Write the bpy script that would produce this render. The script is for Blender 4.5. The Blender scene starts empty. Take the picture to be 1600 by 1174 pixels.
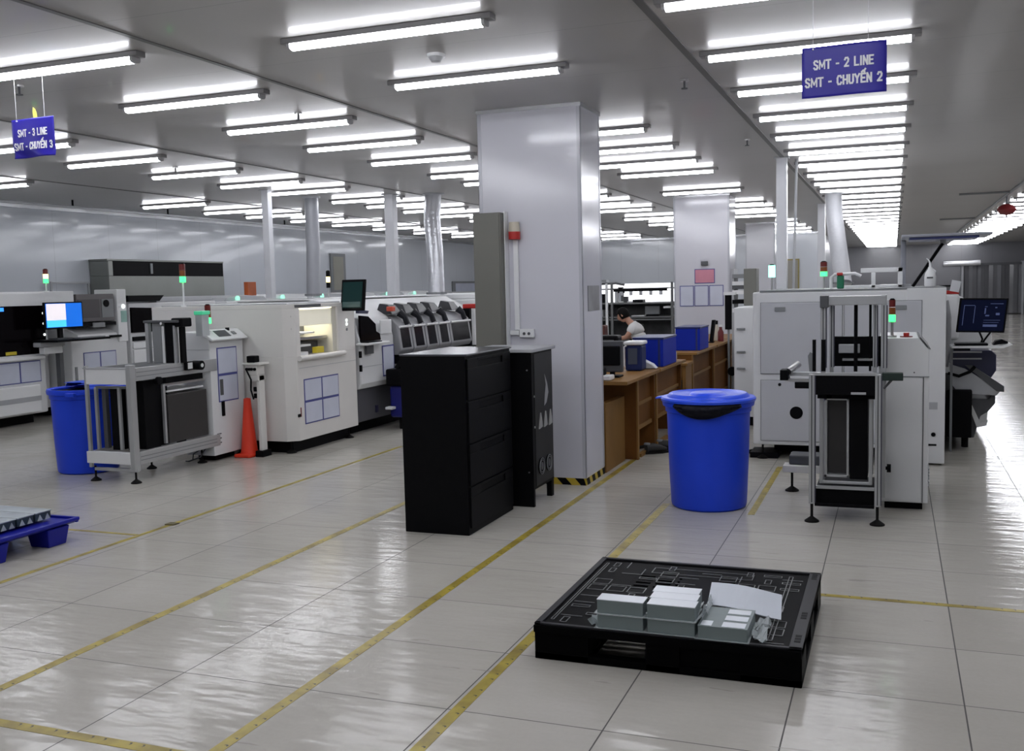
import bpy, bmesh, math, random
from mathutils import Vector, Matrix
random.seed(7)
PI = math.pi
SC = bpy.context.scene
COL = SC.collection

# ------------------------------------------------------------------ camera
F_PX, YAW, PITCH, ROLL, EYE = 1562.1, 0.365791, 0.0871485, -0.024723, 1.56
cy, sy, cp, sp = math.cos(YAW), math.sin(YAW), math.cos(PITCH), math.sin(PITCH)
fwd = Vector((-sy*cp, cy*cp, -sp)); rgt = Vector((cy, sy, 0)); up = rgt.cross(fwd)
r2 = math.cos(ROLL)*rgt + math.sin(ROLL)*up
u2 = -math.sin(ROLL)*rgt + math.cos(ROLL)*up
cam_data = bpy.data.cameras.new('camera'); cam = bpy.data.objects.new('camera', cam_data); COL.objects.link(cam)
M = Matrix.Identity(4)
for i in range(3):
    M[i][0], M[i][1], M[i][2] = r2[i], u2[i], -fwd[i]
M[2][3] = EYE
cam.matrix_world = M
cam_data.sensor_width = 36; cam_data.sensor_fit = 'HORIZONTAL'
cam_data.lens = F_PX/1600*36; cam_data.clip_start = 0.05; cam_data.clip_end = 200
SC.camera = cam

# ------------------------------------------------------------------ world and exposure
w = bpy.data.worlds.new('world'); SC.world = w; w.use_nodes = True
w.node_tree.nodes['Background'].inputs[0].default_value = (0.5, 0.52, 0.55, 1)
w.node_tree.nodes['Background'].inputs[1].default_value = 0.0
SC.view_settings.view_transform = 'Standard'
SC.view_settings.look = 'None'
SC.view_settings.gamma = 1
SC.view_settings.use_curve_mapping = False
SC.view_settings.exposure = 0.22
TUBE = 21.0          # radiance of the ceiling tubes

# ------------------------------------------------------------------ materials
MATS = {}
def mat(name, color, rough=0.5, metal=0.0, emit=None, estr=0.0, spec=0.5, coat=0.0, alpha=1.0, vary=0.06, bump=0.0, bscale=40.0, trans=0.0):
    if name in MATS: return MATS[name]
    m = bpy.data.materials.new(name); m.use_nodes = True
    nt = m.node_tree; b = nt.nodes['Principled BSDF']
    b.inputs['Roughness'].default_value = rough
    b.inputs['Metallic'].default_value = metal
    b.inputs['Specular IOR Level'].default_value = spec
    b.inputs['Coat Weight'].default_value = coat
    b.inputs['Coat Roughness'].default_value = 0.08
    b.inputs['Alpha'].default_value = alpha
    b.inputs['Transmission Weight'].default_value = trans
    c = (*color, 1)
    tc = nt.nodes.new('ShaderNodeTexCoord'); nz = nt.nodes.new('ShaderNodeTexNoise')
    nz.inputs['Scale'].default_value = 3.0; nz.inputs['Detail'].default_value = 5
    nt.links.new(tc.outputs['Object'], nz.inputs['Vector'])
    rp = nt.nodes.new('ShaderNodeValToRGB')
    rp.color_ramp.elements[0].position = 0.3; rp.color_ramp.elements[1].position = 0.7
    rp.color_ramp.elements[0].color = tuple(max(0, x*(1-vary)) for x in color)+(1,)
    rp.color_ramp.elements[1].color = tuple(min(1, x*(1+vary*0.5)) for x in color)+(1,)
    nt.links.new(nz.outputs['Fac'], rp.inputs['Fac'])
    nt.links.new(rp.outputs['Color'], b.inputs['Base Color'])
    if bump:
        n2 = nt.nodes.new('ShaderNodeTexNoise'); n2.inputs['Scale'].default_value = bscale
        nt.links.new(tc.outputs['Object'], n2.inputs['Vector'])
        bp = nt.nodes.new('ShaderNodeBump'); bp.inputs['Strength'].default_value = bump; bp.inputs['Distance'].default_value = 0.01
        nt.links.new(n2.outputs['Fac'], bp.inputs['Height']); nt.links.new(bp.outputs['Normal'], b.inputs['Normal'])
    if emit:
        b.inputs['Emission Color'].default_value = (*emit, 1); b.inputs['Emission Strength'].default_value = estr
    MATS[name] = m
    return m

def nodes(m): return m.node_tree.nodes, m.node_tree.links

W_MACH = mat('machine white paint', (0.70, 0.71, 0.72), 0.38, vary=0.03)
W_CREAM = mat('machine warm white paint', (0.70, 0.685, 0.66), 0.4, vary=0.03)
W_BRIGHT = mat('bright white plastic', (0.78, 0.79, 0.80), 0.35, vary=0.02)
GREY_L = mat('light grey paint', (0.42, 0.43, 0.45), 0.4)
GREY_M = mat('mid grey paint', (0.22, 0.23, 0.24), 0.45)
GREY_D = mat('dark grey paint', (0.075, 0.078, 0.085), 0.5)
OLIVE = mat('olive grey enamel', (0.155, 0.155, 0.135), 0.45, vary=0.03)
BLACK = mat('black plastic', (0.0035, 0.0035, 0.0045), 0.5, spec=0.08)
BLACK_G = mat('black gloss glass', (0.003, 0.002, 0.003), 0.12, spec=0.07)
CAB_BLACK = mat('black powder coat', (0.003, 0.003, 0.004), 0.5, spec=0.1, bump=0.1, bscale=300)
CAB_TOP = mat('black cabinet top with painted sheen', (0.045, 0.047, 0.06), 0.25, spec=0.8)  # reflected light on the top is painted as a greyer black
RUBBER = mat('black rubber', (0.007, 0.0065, 0.0065), 0.7, spec=0.15)
ALU = mat('extruded aluminium', (0.50, 0.51, 0.52), 0.36, metal=0.6)
STEEL = mat('brushed steel', (0.55, 0.55, 0.55), 0.3, metal=0.9)
SMOKED = mat('smoked polycarbonate', (0.045, 0.043, 0.043), 0.3, spec=0.3)
BLUE_PL = mat('blue barrel plastic', (0.015, 0.062, 0.70), 0.4, spec=0.3, vary=0.06)
BLUE_LID = mat('blue lid plastic', (0.022, 0.09, 0.85), 0.3, vary=0.05)
BLUE_PAL = mat('blue pallet plastic', (0.008, 0.012, 0.30), 0.4, spec=0.3)
BLUE_BOX = mat('blue corrugated plastic', (0.006, 0.022, 0.34), 0.6, spec=0.15)
BLUE_FR = mat('blue document frame', (0.07, 0.08, 0.28), 0.4)
PAPER = mat('paper sheet', (0.58, 0.61, 0.72), 0.5, vary=0.08)
PAPER_W = mat('white paper sheet', (0.66, 0.67, 0.70), 0.6, vary=0.04)
PINK = mat('pink notice paper', (0.62, 0.25, 0.33), 0.5, vary=0.15)
WOOD = mat('brown wood veneer', (0.150, 0.062, 0.016), 0.55, vary=0.25, spec=0.08)
WOOD_L = mat('light wood veneer', (0.235, 0.125, 0.04), 0.5, vary=0.15, spec=0.12)
RED = mat('red plastic', (0.45, 0.02, 0.015), 0.35)
RED_DK = mat('dark red paint', (0.16, 0.012, 0.015), 0.4)
CONE = mat('orange red cone', (0.78, 0.045, 0.015), 0.45)
YELLOW = mat('yellow plastic', (0.62, 0.50, 0.03), 0.45)
SIGN_BLUE = mat('blue sign vinyl', (0.030, 0.022, 0.36), 0.3, spec=0.22, vary=0.12)
WHITE_TXT = mat('white lettering', (0.90, 0.90, 0.95), 0.5, vary=0.02, spec=0.1)
PALLET_B = mat('black pallet plastic', (0.002, 0.002, 0.0025), 0.5, spec=0.04)
PALLET_E = mat('lighter black pallet edge', (0.03, 0.03, 0.034), 0.45, spec=0.15)  # rim colour a little lighter than the deck
BOX_G = mat('grey green carton', (0.20, 0.245, 0.25), 0.45, vary=0.1)
BOX_T = mat('white carton lid', (0.74, 0.78, 0.84), 0.35, vary=0.05)
FILM = mat('clear packing film', (0.62, 0.68, 0.70), 0.15, alpha=0.45, bump=0.4, bscale=30)
SKIN = mat('skin', (0.42, 0.22, 0.15), 0.5)
HAIR = mat('black hair', (0.005, 0.0045, 0.0045), 0.6, spec=0.1)
SHIRT = mat('white shirt cloth', (0.62, 0.62, 0.62), 0.8)
DUCT = mat('foil duct', (0.52, 0.53, 0.56), 0.28, metal=0.55, bump=0.7, bscale=18)
SCREEN_D = mat('dark monitor screen', (0.003, 0.004, 0.012), 0.2, spec=0.15, emit=(0.01, 0.02, 0.10), estr=0.08)
LIT_G = mat('lit green lens', (0.1, 0.8, 0.4), 0.3, emit=(0.04, 1.0, 0.16), estr=2.2)
OFF_G = mat('unlit green lens', (0.02, 0.17, 0.09), 0.25)
LIT_A = mat('lit amber lens', (0.9, 0.6, 0.2), 0.3, emit=(1.0, 0.72, 0.30), estr=3.0)
OFF_A = mat('unlit amber lens', (0.25, 0.075, 0.015), 0.3)
OFF_R = mat('unlit red lens', (0.14, 0.012, 0.01), 0.3)
TRIM_M = mat('aluminium trim', (0.60, 0.61, 0.63), 0.22, metal=0.6)
CURTAIN = mat('dark strip curtain', (0.13, 0.13, 0.14), 0.12, spec=0.8)
LAMP_H = mat('lamp housing', (0.20, 0.195, 0.20), 0.35)
CORNER = mat('pillar corner strip', (0.50, 0.51, 0.56), 0.2, spec=0.5)
LAMP_E = mat('lamp end cap', (0.42, 0.42, 0.43), 0.3)

def emis(name, col, s):
    m = bpy.data.materials.new(name); m.use_nodes = True; nt = m.node_tree
    nt.nodes.remove(nt.nodes['Principled BSDF'])
    e = nt.nodes.new('ShaderNodeEmission'); e.inputs[0].default_value = (*col, 1); e.inputs[1].default_value = s
    nt.links.new(e.outputs[0], nt.nodes['Material Output'].inputs[0]); return m
TUBE_M = emis('lit tube diffuser', (0.93, 0.94, 1.0), TUBE)

# floor: 600 mm polished tiles
def floor_mat():
    m = bpy.data.materials.new('polished floor tiles'); m.use_nodes = True; N, L = nodes(m); b = N['Principled BSDF']
    tc = N.new('ShaderNodeTexCoord'); sx = N.new('ShaderNodeSeparateXYZ'); L.new(tc.outputs['Object'], sx.inputs[0])
    def math_(op, a, b_=None, c=None):
        n = N.new('ShaderNodeMath'); n.operation = op
        for i, v in enumerate((a, b_, c)):
            if v is None: continue
            if isinstance(v, (int, float)): n.inputs[i].default_value = v
            else: L.new(v, n.inputs[i])
        return n.outputs[0]
    u = math_('DIVIDE', math_('SUBTRACT', sx.outputs[0], -2.746), 0.5998)
    v = math_('DIVIDE', math_('SUBTRACT', sx.outputs[1], 3.275), 0.5998)
    def edge(t, wd):
        f = math_('FRACT', t); d = math_('ABSOLUTE', math_('SUBTRACT', f, 0.5))
        return math_('SMOOTHSTEP', d) if False else math_('GREATER_THAN', d, 0.5-wd)
    gu, gv = edge(u, 0.0046), edge(v, 0.0050)
    gr = math_('MAXIMUM', gu, math_('MULTIPLY', gv, 0.85))
    cmb = N.new('ShaderNodeCombineXYZ'); L.new(math_('FLOOR', u), cmb.inputs[0]); L.new(math_('FLOOR', v), cmb.inputs[1])
    wn = N.new('ShaderNodeTexWhiteNoise'); L.new(cmb.outputs[0], wn.inputs['Vector'])
    nz = N.new('ShaderNodeTexNoise'); nz.inputs['Scale'].default_value = 1.1; nz.inputs['Detail'].default_value = 8
    L.new(tc.outputs['Object'], nz.inputs['Vector'])
    n3 = N.new('ShaderNodeTexNoise'); n3.inputs['Scale'].default_value = 55; n3.inputs['Detail'].default_value = 3
    L.new(tc.outputs['Object'], n3.inputs['Vector'])
    tone = math_('ADD', math_('ADD', math_('MULTIPLY', wn.outputs['Value'], 0.05), math_('MULTIPLY', nz.outputs['Fac'], 0.16)), math_('MULTIPLY', n3.outputs['Fac'], 0.05))
    rp = N.new('ShaderNodeValToRGB'); rp.color_ramp.elements[0].position = 0.02; rp.color_ramp.elements[1].position = 0.24
    rp.color_ramp.elements[0].color = (0.38, 0.362, 0.325, 1); rp.color_ramp.elements[1].color = (0.55, 0.53, 0.485, 1)
    L.new(tone, rp.inputs[0])
    mx = N.new('ShaderNodeMixRGB'); L.new(gr, mx.inputs[0]); L.new(rp.outputs[0], mx.inputs[1]); mx.inputs[2].default_value = (0.075, 0.072, 0.07, 1)
    # dirt scuffs drawn out across the aisle
    mp = N.new('ShaderNodeMapping'); mp.inputs['Scale'].default_value = (2.2, 14, 1); L.new(tc.outputs['Object'], mp.inputs[0])
    n4 = N.new('ShaderNodeTexNoise'); n4.inputs['Scale'].default_value = 1.0; n4.inputs['Detail'].default_value = 4; L.new(mp.outputs[0], n4.inputs['Vector'])
    sc = math_('MULTIPLY', math_('GREATER_THAN', n4.outputs['Fac'], 0.70), 0.38)
    mx2 = N.new('ShaderNodeMixRGB'); L.new(sc, mx2.inputs[0]); L.new(mx.outputs[0], mx2.inputs[1]); mx2.inputs[2].default_value = (0.24, 0.225, 0.21, 1)
    L.new(mx2.outputs[0], b.inputs['Base Color'])
    rr = math_('ADD', math_('MULTIPLY', nz.outputs['Fac'], 0.14), 0.07)
    L.new(math_('ADD', rr, math_('MULTIPLY', gr, 0.4)), b.inputs['Roughness'])
    b.inputs['Specular IOR Level'].default_value = 0.21
    mp2 = N.new('ShaderNodeMapping'); mp2.inputs['Scale'].default_value = (1.6, 4.5, 1); L.new(tc.outputs['Object'], mp2.inputs[0])
    n5 = N.new('ShaderNodeTexNoise'); n5.inputs['Scale'].default_value = 2.2; n5.inputs['Detail'].default_value = 2; L.new(mp2.outputs[0], n5.inputs['Vector'])
    bp = N.new('ShaderNodeBump'); bp.inputs['Strength'].default_value = 0.30; bp.inputs['Distance'].default_value = 0.014
    L.new(n5.outputs['Fac'], bp.inputs['Height']); L.new(bp.outputs['Normal'], b.inputs['Normal'])
    return m
FLOOR = floor_mat()

def panel_mat(name, col, axis, pitch, off, rough, line=0.004, dark=0.55, spec=0.5, bstr=0.05, wave=True, coat=0.0, crough=0.1):
    m = bpy.data.materials.new(name); m.use_nodes = True; N, L = nodes(m); b = N['Principled BSDF']
    tc = N.new('ShaderNodeTexCoord'); sx = N.new('ShaderNodeSeparateXYZ'); L.new(tc.outputs['Object'], sx.inputs[0])
    a = N.new('ShaderNodeMath'); a.operation = 'SUBTRACT'; L.new(sx.outputs[axis], a.inputs[0]); a.inputs[1].default_value = off
    d = N.new('ShaderNodeMath'); d.operation = 'DIVIDE'; L.new(a.outputs[0], d.inputs[0]); d.inputs[1].default_value = pitch
    f = N.new('ShaderNodeMath'); f.operation = 'FRACT'; L.new(d.outputs[0], f.inputs[0])
    g = N.new('ShaderNodeMath'); g.operation = 'LESS_THAN'; L.new(f.outputs[0], g.inputs[0]); g.inputs[1].default_value = line/pitch
    nz = N.new('ShaderNodeTexNoise'); nz.inputs['Scale'].default_value = 0.6; nz.inputs['Detail'].default_value = 4; L.new(tc.outputs['Object'], nz.inputs['Vector'])
    rp = N.new('ShaderNodeValToRGB'); rp.color_ramp.elements[0].position = 0.3; rp.color_ramp.elements[1].position = 0.7
    rp.color_ramp.elements[0].color = (*[c*0.93 for c in col], 1); rp.color_ramp.elements[1].color = (*col, 1); L.new(nz.outputs['Fac'], rp.inputs[0])
    mx = N.new('ShaderNodeMixRGB'); L.new(g.outputs[0], mx.inputs[0]); L.new(rp.outputs[0], mx.inputs[1]); mx.inputs[2].default_value = (*[c*dark for c in col], 1)
    L.new(mx.outputs[0], b.inputs['Base Color']); b.inputs['Roughness'].default_value = rough; b.inputs['Specular IOR Level'].default_value = spec
    b.inputs['Coat Weight'].default_value = coat; b.inputs['Coat Roughness'].default_value = crough
    if wave:
        n2 = N.new('ShaderNodeTexNoise'); n2.inputs['Scale'].default_value = 1.3; L.new(tc.outputs['Object'], n2.inputs['Vector'])
        bp = N.new('ShaderNodeBump'); bp.inputs['Strength'].default_value = bstr; bp.inputs['Distance'].default_value = 0.02
        L.new(n2.outputs['Fac'], bp.inputs['Height']); L.new(bp.outputs['Normal'], b.inputs['Normal'])
    return m
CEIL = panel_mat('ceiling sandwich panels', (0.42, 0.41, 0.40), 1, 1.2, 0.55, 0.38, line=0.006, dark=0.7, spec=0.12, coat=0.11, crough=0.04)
WALLP = panel_mat('wall sandwich panels', (0.62, 0.65, 0.70), 1, 1.16, 0.3, 0.3, spec=0.3, coat=0.5, crough=0.09, bstr=0.12)
WALLPX = panel_mat('wall sandwich panels across', (0.62, 0.65, 0.70), 0, 1.16, 0.3, 0.3, spec=0.3, coat=0.5, crough=0.09, bstr=0.12)
WALLD = panel_mat('far wall panels', (0.19, 0.19, 0.205), 0, 1.16, 0.3, 0.22)
COLP = panel_mat('pillar cladding', (0.64, 0.64, 0.695), 2, 9.0, -3.0, 0.14, spec=0.5, bstr=0.06)

def tape_mat():
    m = bpy.data.materials.new('worn yellow floor tape'); m.use_nodes = True; N, L = nodes(m); b = N['Principled BSDF']
    tc = N.new('ShaderNodeTexCoord'); nz = N.new('ShaderNodeTexNoise'); nz.inputs['Scale'].default_value = 6; nz.inputs['Detail'].default_value = 6
    L.new(tc.outputs['Object'], nz.inputs['Vector'])
    rp = N.new('ShaderNodeValToRGB'); e = rp.color_ramp.elements; e[0].position = 0.34; e[1].position = 0.62
    e[0].color = (0.22, 0.165, 0.03, 1); e[1].color = (0.44, 0.35, 0.05, 1); L.new(nz.outputs['Fac'], rp.inputs[0])
    L.new(rp.outputs[0], b.inputs['Base Color']); b.inputs['Roughness'].default_value = 0.35
    return m
TAPE = tape_mat()
def marked_tape(name, along, pitch=0.17):
    m = tape_mat(); m.name = name; N, L = nodes(m); b = N['Principled BSDF']; src = b.inputs['Base Color'].links[0].from_socket
    tc = N.new('ShaderNodeTexCoord'); sx = N.new('ShaderNodeSeparateXYZ'); L.new(tc.outputs['Object'], sx.inputs[0])
    def mt(op, a, c):
        n = N.new('ShaderNodeMath'); n.operation = op
        for i, v in enumerate((a, c)):
            if isinstance(v, (int, float)): n.inputs[i].default_value = v
            else: L.new(v, n.inputs[i])
        return n.outputs[0]
    f = mt('FRACT', mt('DIVIDE', mt('ADD', sx.outputs[along], 20.0), pitch), 0)
    ac = sx.outputs[1-along]
    def dot(c):
        d = mt('ADD', mt('POWER', mt('DIVIDE', mt('SUBTRACT', f, c), 0.040), 2), mt('POWER', mt('DIVIDE', mt('SUBTRACT', ac, 0.010), 0.009), 2))
        d2 = mt('ADD', mt('POWER', mt('DIVIDE', mt('SUBTRACT', f, c-0.03), 0.040), 2), mt('POWER', mt('DIVIDE', mt('SUBTRACT', ac, 0.006), 0.008), 2))
        return mt('MULTIPLY', mt('LESS_THAN', d, 1.0), mt('GREATER_THAN', d2, 0.8))
    k = mt('MAXIMUM', dot(0.25), dot(0.58))
    mx = N.new('ShaderNodeMixRGB'); L.new(k, mx.inputs[0]); L.new(src, mx.inputs[1]); mx.inputs[2].default_value = (0.045, 0.04, 0.02, 1)
    L.new(mx.outputs[0], b.inputs['Base Color']); return m
TAPE_Y = marked_tape('printed yellow tape lengthwise', 1); TAPE_X = marked_tape('printed yellow tape crosswise', 0)

# ------------------------------------------------------------------ mesh builder
class MB:
    def __init__(s): s.v = []; s.f = []
    def box(s, x0, x1, y0, y1, z0, z1):
        n = len(s.v)
        s.v += [(x, y, z) for z in (z0, z1) for y in (y0, y1) for x in (x0, x1)]
        s.f += [tuple(n+i for i in q) for q in ((0,2,3,1),(4,5,7,6),(0,1,5,4),(2,6,7,3),(0,4,6,2),(1,3,7,5))]
        return s
    def prism(s, pts, axis, a, b):
        """pts 2-D outline; axis 0: pts are (y,z), 1: (x,z), 2: (x,y)"""
        n = len(s.v); k = len(pts)
        def P(p, t):
            return {0: (t, p[0], p[1]), 1: (p[0], t, p[1]), 2: (p[0], p[1], t)}[axis]
        s.v += [P(p, a) for p in pts] + [P(p, b) for p in pts]
        s.f.append(tuple(n+i for i in range(k))[::-1]); s.f.append(tuple(n+k+i for i in range(k)))
        for i in range(k):
            j = (i+1) % k; s.f.append((n+i, n+j, n+k+j, n+k+i))
        return s
    def cyl(s, p0, p1, r0, r1=None, n=16, cap=True):
        r1 = r0 if r1 is None else r1
        p0, p1 = Vector(p0), Vector(p1); d = (p1-p0).normalized()
        a = d.orthogonal().normalized(); b = d.cross(a); k = len(s.v)
        for p, r in ((p0, r0), (p1, r1)):
            for i in range(n):
                t = 2*PI*i/n; q = p+a*math.cos(t)*r+b*math.sin(t)*r; s.v.append(tuple(q))
        for i in range(n):
            j = (i+1) % n; s.f.append((k+i, k+j, k+n+j, k+n+i))
        if cap: s.f.append(tuple(k+i for i in range(n))[::-1]); s.f.append(tuple(k+n+i for i in range(n)))
        return s
    def lathe(s, cx, cy_, prof, n=40):
        k = len(s.v); m = len(prof)
        for r, z in prof:
            for i in range(n):
                t = 2*PI*i/n; s.v.append((cx+r*math.cos(t), cy_+r*math.sin(t), z))
        for a in range(m-1):
            for i in range(n):
                j = (i+1) % n; s.f.append((k+a*n+i, k+a*n+j, k+(a+1)*n+j, k+(a+1)*n+i))
        return s
    def tube(s, pts, r, n=10):
        pts = [Vector(p) for p in pts]; k = len(s.v); m = len(pts); prev = None
        for i, p in enumerate(pts):
            d = (pts[min(i+1, m-1)]-pts[max(i-1, 0)]).normalized()
            a = d.orthogonal().normalized() if prev is None else (prev-d*prev.dot(d)).normalized()
            prev = a; b = d.cross(a); rr = r[i] if isinstance(r, (list, tuple)) else r
            for q in range(n):
                t = 2*PI*q/n; s.v.append(tuple(p+a*math.cos(t)*rr+b*math.sin(t)*rr))
        for i in range(m-1):
            for q in range(n):
                j = (q+1) % n; s.f.append((k+i*n+q, k+i*n+j, k+(i+1)*n+j, k+(i+1)*n+q))
        s.f.append(tuple(k+i for i in range(n))[::-1]); s.f.append(tuple(k+(m-1)*n+i for i in range(n)))
        return s
    def rot(s, pivot, axis, ang, start=0):
        R = Matrix.Translation(pivot) @ Matrix.Rotation(ang, 4, axis) @ Matrix.Translation(-Vector(pivot))
        s.v[start:] = [tuple(R @ Vector(p)) for p in s.v[start:]]
        return s
    def build(s, name, m, parent=None, bevel=0.0, smooth=False, kind=None, solid=0.0, origin=None):
        base = origin if origin is not None else (wloc(parent) if parent else Vector((0, 0, 0)))
        if parent is None and origin is None and kind is None:
            xs = [p[0] for p in s.v]; ys = [p[1] for p in s.v]; zs = [p[2] for p in s.v]
            base = Vector(((min(xs)+max(xs))/2, (min(ys)+max(ys))/2, min(zs)))
        me = bpy.data.meshes.new(name)
        me.from_pydata([tuple(Vector(p)-base) for p in s.v], [], s.f)
        bm = bmesh.new(); bm.from_mesh(me); bmesh.ops.recalc_face_normals(bm, faces=bm.faces); bm.to_mesh(me); bm.free()
        me.materials.append(m)
        o = bpy.data.objects.new(name, me); COL.objects.link(o)
        if parent: o.parent = parent
        else: o.location = base
        if smooth:
            me.polygons.foreach_set('use_smooth', [True]*len(me.polygons))
            es = o.modifiers.new('split', 'EDGE_SPLIT'); es.split_angle = math.radians(38)
        if solid:
            sm = o.modifiers.new('solid', 'SOLIDIFY'); sm.thickness = solid
        if bevel:
            bv = o.modifiers.new('bevel', 'BEVEL'); bv.width = bevel; bv.segments = 2; bv.limit_method = 'ANGLE'; bv.angle_limit = math.radians(35)
        if kind: o['kind'] = kind
        return o

WL = {}
def wloc(o):
    v = Vector((0, 0, 0))
    while o: v += Vector(o.location); o = o.parent
    return v
def tag(o, label, cat, group=None):
    o['label'] = label; o['category'] = cat
    if group: o['group'] = group
    return o
def thing(name, loc, label, cat, group=None):
    o = bpy.data.objects.new(name, None); COL.objects.link(o); o.location = loc; o.empty_display_size = 0.1
    return tag(o, label, cat, group)
def B(*a): return MB().box(*a)
def copy_tree(o, loc=None, label=None, parent=None):
    c = o.copy(); COL.objects.link(c)
    if parent: c.parent = parent
    if loc is not None: c.location = loc
    if label: c['label'] = label
    for ch in list(o.children): copy_tree(ch, parent=c)
    return c
def text_mesh(txt, size, m, parent, loc, rot=(PI/2, 0, 0), sx=1.0, offset=0.0, name='lettering', depth=0.0008):
    cu = bpy.data.curves.new('t', 'FONT'); cu.body = txt; cu.size = size; cu.align_x = 'CENTER'; cu.align_y = 'CENTER'
    cu.offset = offset; cu.extrude = depth
    t = bpy.data.objects.new('t', cu); COL.objects.link(t)
    dg = bpy.context.evaluated_depsgraph_get(); me = bpy.data.meshes.new_from_object(t.evaluated_get(dg))
    bpy.data.objects.remove(t)
    me.materials.clear(); me.materials.append(m)
    R = Matrix.LocRotScale(Vector(loc)-wloc(parent), __import__('mathutils').Euler(rot), Vector((sx, 1, 1)))
    me.transform(R)
    o = bpy.data.objects.new(name, me); COL.objects.link(o); o.parent = parent
    return o
ORD = ['nearest', 'second', 'third', 'fourth', 'fifth', 'sixth', 'seventh', 'eighth', 'ninth', 'tenth', 'eleventh', 'twelfth', 'thirteenth',
       'fourteenth', 'fifteenth', 'sixteenth', 'seventeenth', 'eighteenth', 'nineteenth', 'twentieth'] + \
      ['twenty-'+x for x in ('first', 'second', 'third', 'fourth', 'fifth', 'sixth', 'seventh', 'eighth', 'ninth')] + ['thirtieth'] + \
      ['thirty-'+x for x in ('first', 'second', 'third', 'fourth', 'fifth', 'sixth', 'seventh', 'eighth', 'ninth')] + ['fortieth']

# ------------------------------------------------------------------ room shell
CZ = 2.96
def struct(name, mb, m, **k): return mb.build(name, m, kind='structure', origin=Vector((0, 0, 0)), **k)
struct('floor', B(-12.3, 9.3, -4.3, 46.3, -0.12, 0), FLOOR)
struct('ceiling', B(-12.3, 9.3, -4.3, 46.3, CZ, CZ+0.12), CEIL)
struct('wall_left', B(-12.2, -12, -4, 30, 0, CZ), WALLP)
struct('wall_right', B(9, 9.2, -4, 46, 0, CZ), WALLP)
struct('wall_near', B(-12.2, 9.2, -4.2, -4, 0, CZ), WALLPX)
struct('wall_back', B(-12.2, -2.0, 30, 30.2, 0, CZ), WALLPX)
struct('wall_inner', B(-2.2, -2.0, 30.2, 46, 0, CZ), WALLP)
struct('wall_far', B(-2.2, 9.2, 46, 46.2, 0, CZ), WALLD)
# ceiling seams
GAP = mat('dark ceiling joint strip', (0.12, 0.118, 0.115), 0.5)
k = 1
for x, wd in ((-3.84, 0.035), (-1.19, 0.045), (-6.5, 0.03), (-9.4, 0.035)):
    struct('trim_%d' % k, B(x-wd/2, x+wd/2, -4, 30, CZ-0.006, CZ+0.001), GAP); k += 1
struct('trim_%d' % k, B(-12, -11.93, -4, 30, CZ-0.05, CZ), TRIM_M); k += 1
struct('trim_%d' % k, B(-12, -2, 29.93, 30, CZ-0.05, CZ), TRIM_M); k += 1
struct('baseboard_left', B(-12, -11.97, -4, 30, 0, 0.1), TRIM_M)

# ------------------------------------------------------------------ floor tapes
def tape(name, x0, x1, y0, y1, label, marks=True, pitch=0.118, m=TAPE):
    m = (TAPE_Y if (y1-y0) > (x1-x0) else TAPE_X) if marks else TAPE
    o = B(x0, x1, y0, y1, 0.0, 0.0012).build('floor_tape', m); tag(o, label, 'floor tape')
    return o
tape('t', -4.645, -4.605, -1.0, 8.9, 'worn thin yellow aisle tape farthest left, passing the blue pallet', marks=False)
tape('t', -3.385, -3.335, -1.0, 6.6, 'yellow aisle tape running to the left side of the tall black cabinet')
tape('t', -2.19, -2.14, -1.0, 10.4, 'long yellow aisle tape running past the big pillar to the desks')
tape('t', -1.53, -1.478, -1.0, 6.95, 'yellow aisle tape passing under the black pallet toward the lidded blue barrel')
tape('t', -0.91, -0.865, 6.75, 8.6, 'short yellow tape between the lidded blue barrel and the right machine', pitch=0.2)
tape('t', -3.325, -2.2, 2.635, 2.685, 'yellow cross tape at the bottom left corner of the photo')
tape('t', -0.335, 4.5, 5.062, 5.102, 'yellow cross tape leading right from the black pallet')
tape('t', -6.3, -4.65, 5.14, 5.17, 'short thin yellow tape leading left to the blue pallet', marks=False)
o = B(-4.66, -4.585, 5.44, 5.50, 0.0012, 0.007); o = o.build('tape_scrap', mat('dark olive scrap', (0.12, 0.10, 0.04), 0.6)); tag(o, 'dark torn scrap stuck beside the thin yellow tape', 'scrap')

# ------------------------------------------------------------------ ceiling lights
def make_light():
    t = thing('batten_light', (0, 0, CZ), 'x', 'ceiling light')
    hw = 0.57
    B(-hw-0.055, hw+0.055, -0.038, 0.038, CZ-0.032, CZ).build('housing', LAMP_H, t, bevel=0.004)
    prof = [(-0.035, -0.032), (-0.0352, -0.046), (-0.028, -0.058), (0, -0.065), (0.028, -0.058), (0.0352, -0.046), (0.035, -0.032)]
    MB().prism([(y, CZ+z) for y, z in prof], 0, -hw, hw).build('diffuser', TUBE_M, t)
    for s in (-1, 1):
        a, b_ = sorted((s*hw, s*(hw+0.018)))
        MB().prism([(y*1.02, CZ+z*1.01) for y, z in prof], 0, a, b_).build('end_cap', LAMP_E, t)
    return t
LP = make_light(); first = True
def lights(xc, ys, row, group):
    global first
    def seen(y):
        for k in range(9):
            p = Vector((xc-0.57+k*0.1425, y, CZ-0.04-EYE)); d = p.dot(fwd)
            if d > 0 and abs(p.dot(r2)/d*F_PX) < 800 and abs(p.dot(u2)/d*F_PX) < 587: return True
        return False
    i = -1
    for y in ys:
        if seen(y):
            i += 1; lab = '%s tube light %s' % (ORD[i], row)
        else: lab = 'out-of-view tube light %s' % row
        if first: LP.location = (xc, y, CZ); LP['label'] = lab; LP['group'] = group; first = False
        else:
            c = copy_tree(LP, (xc, y, CZ), lab); c['group'] = group
lights(-0.49, [1.3+1.237*i for i in range(36)], 'in the long row above the right-hand machine line', 'tube lights over the right machine line')
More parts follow.
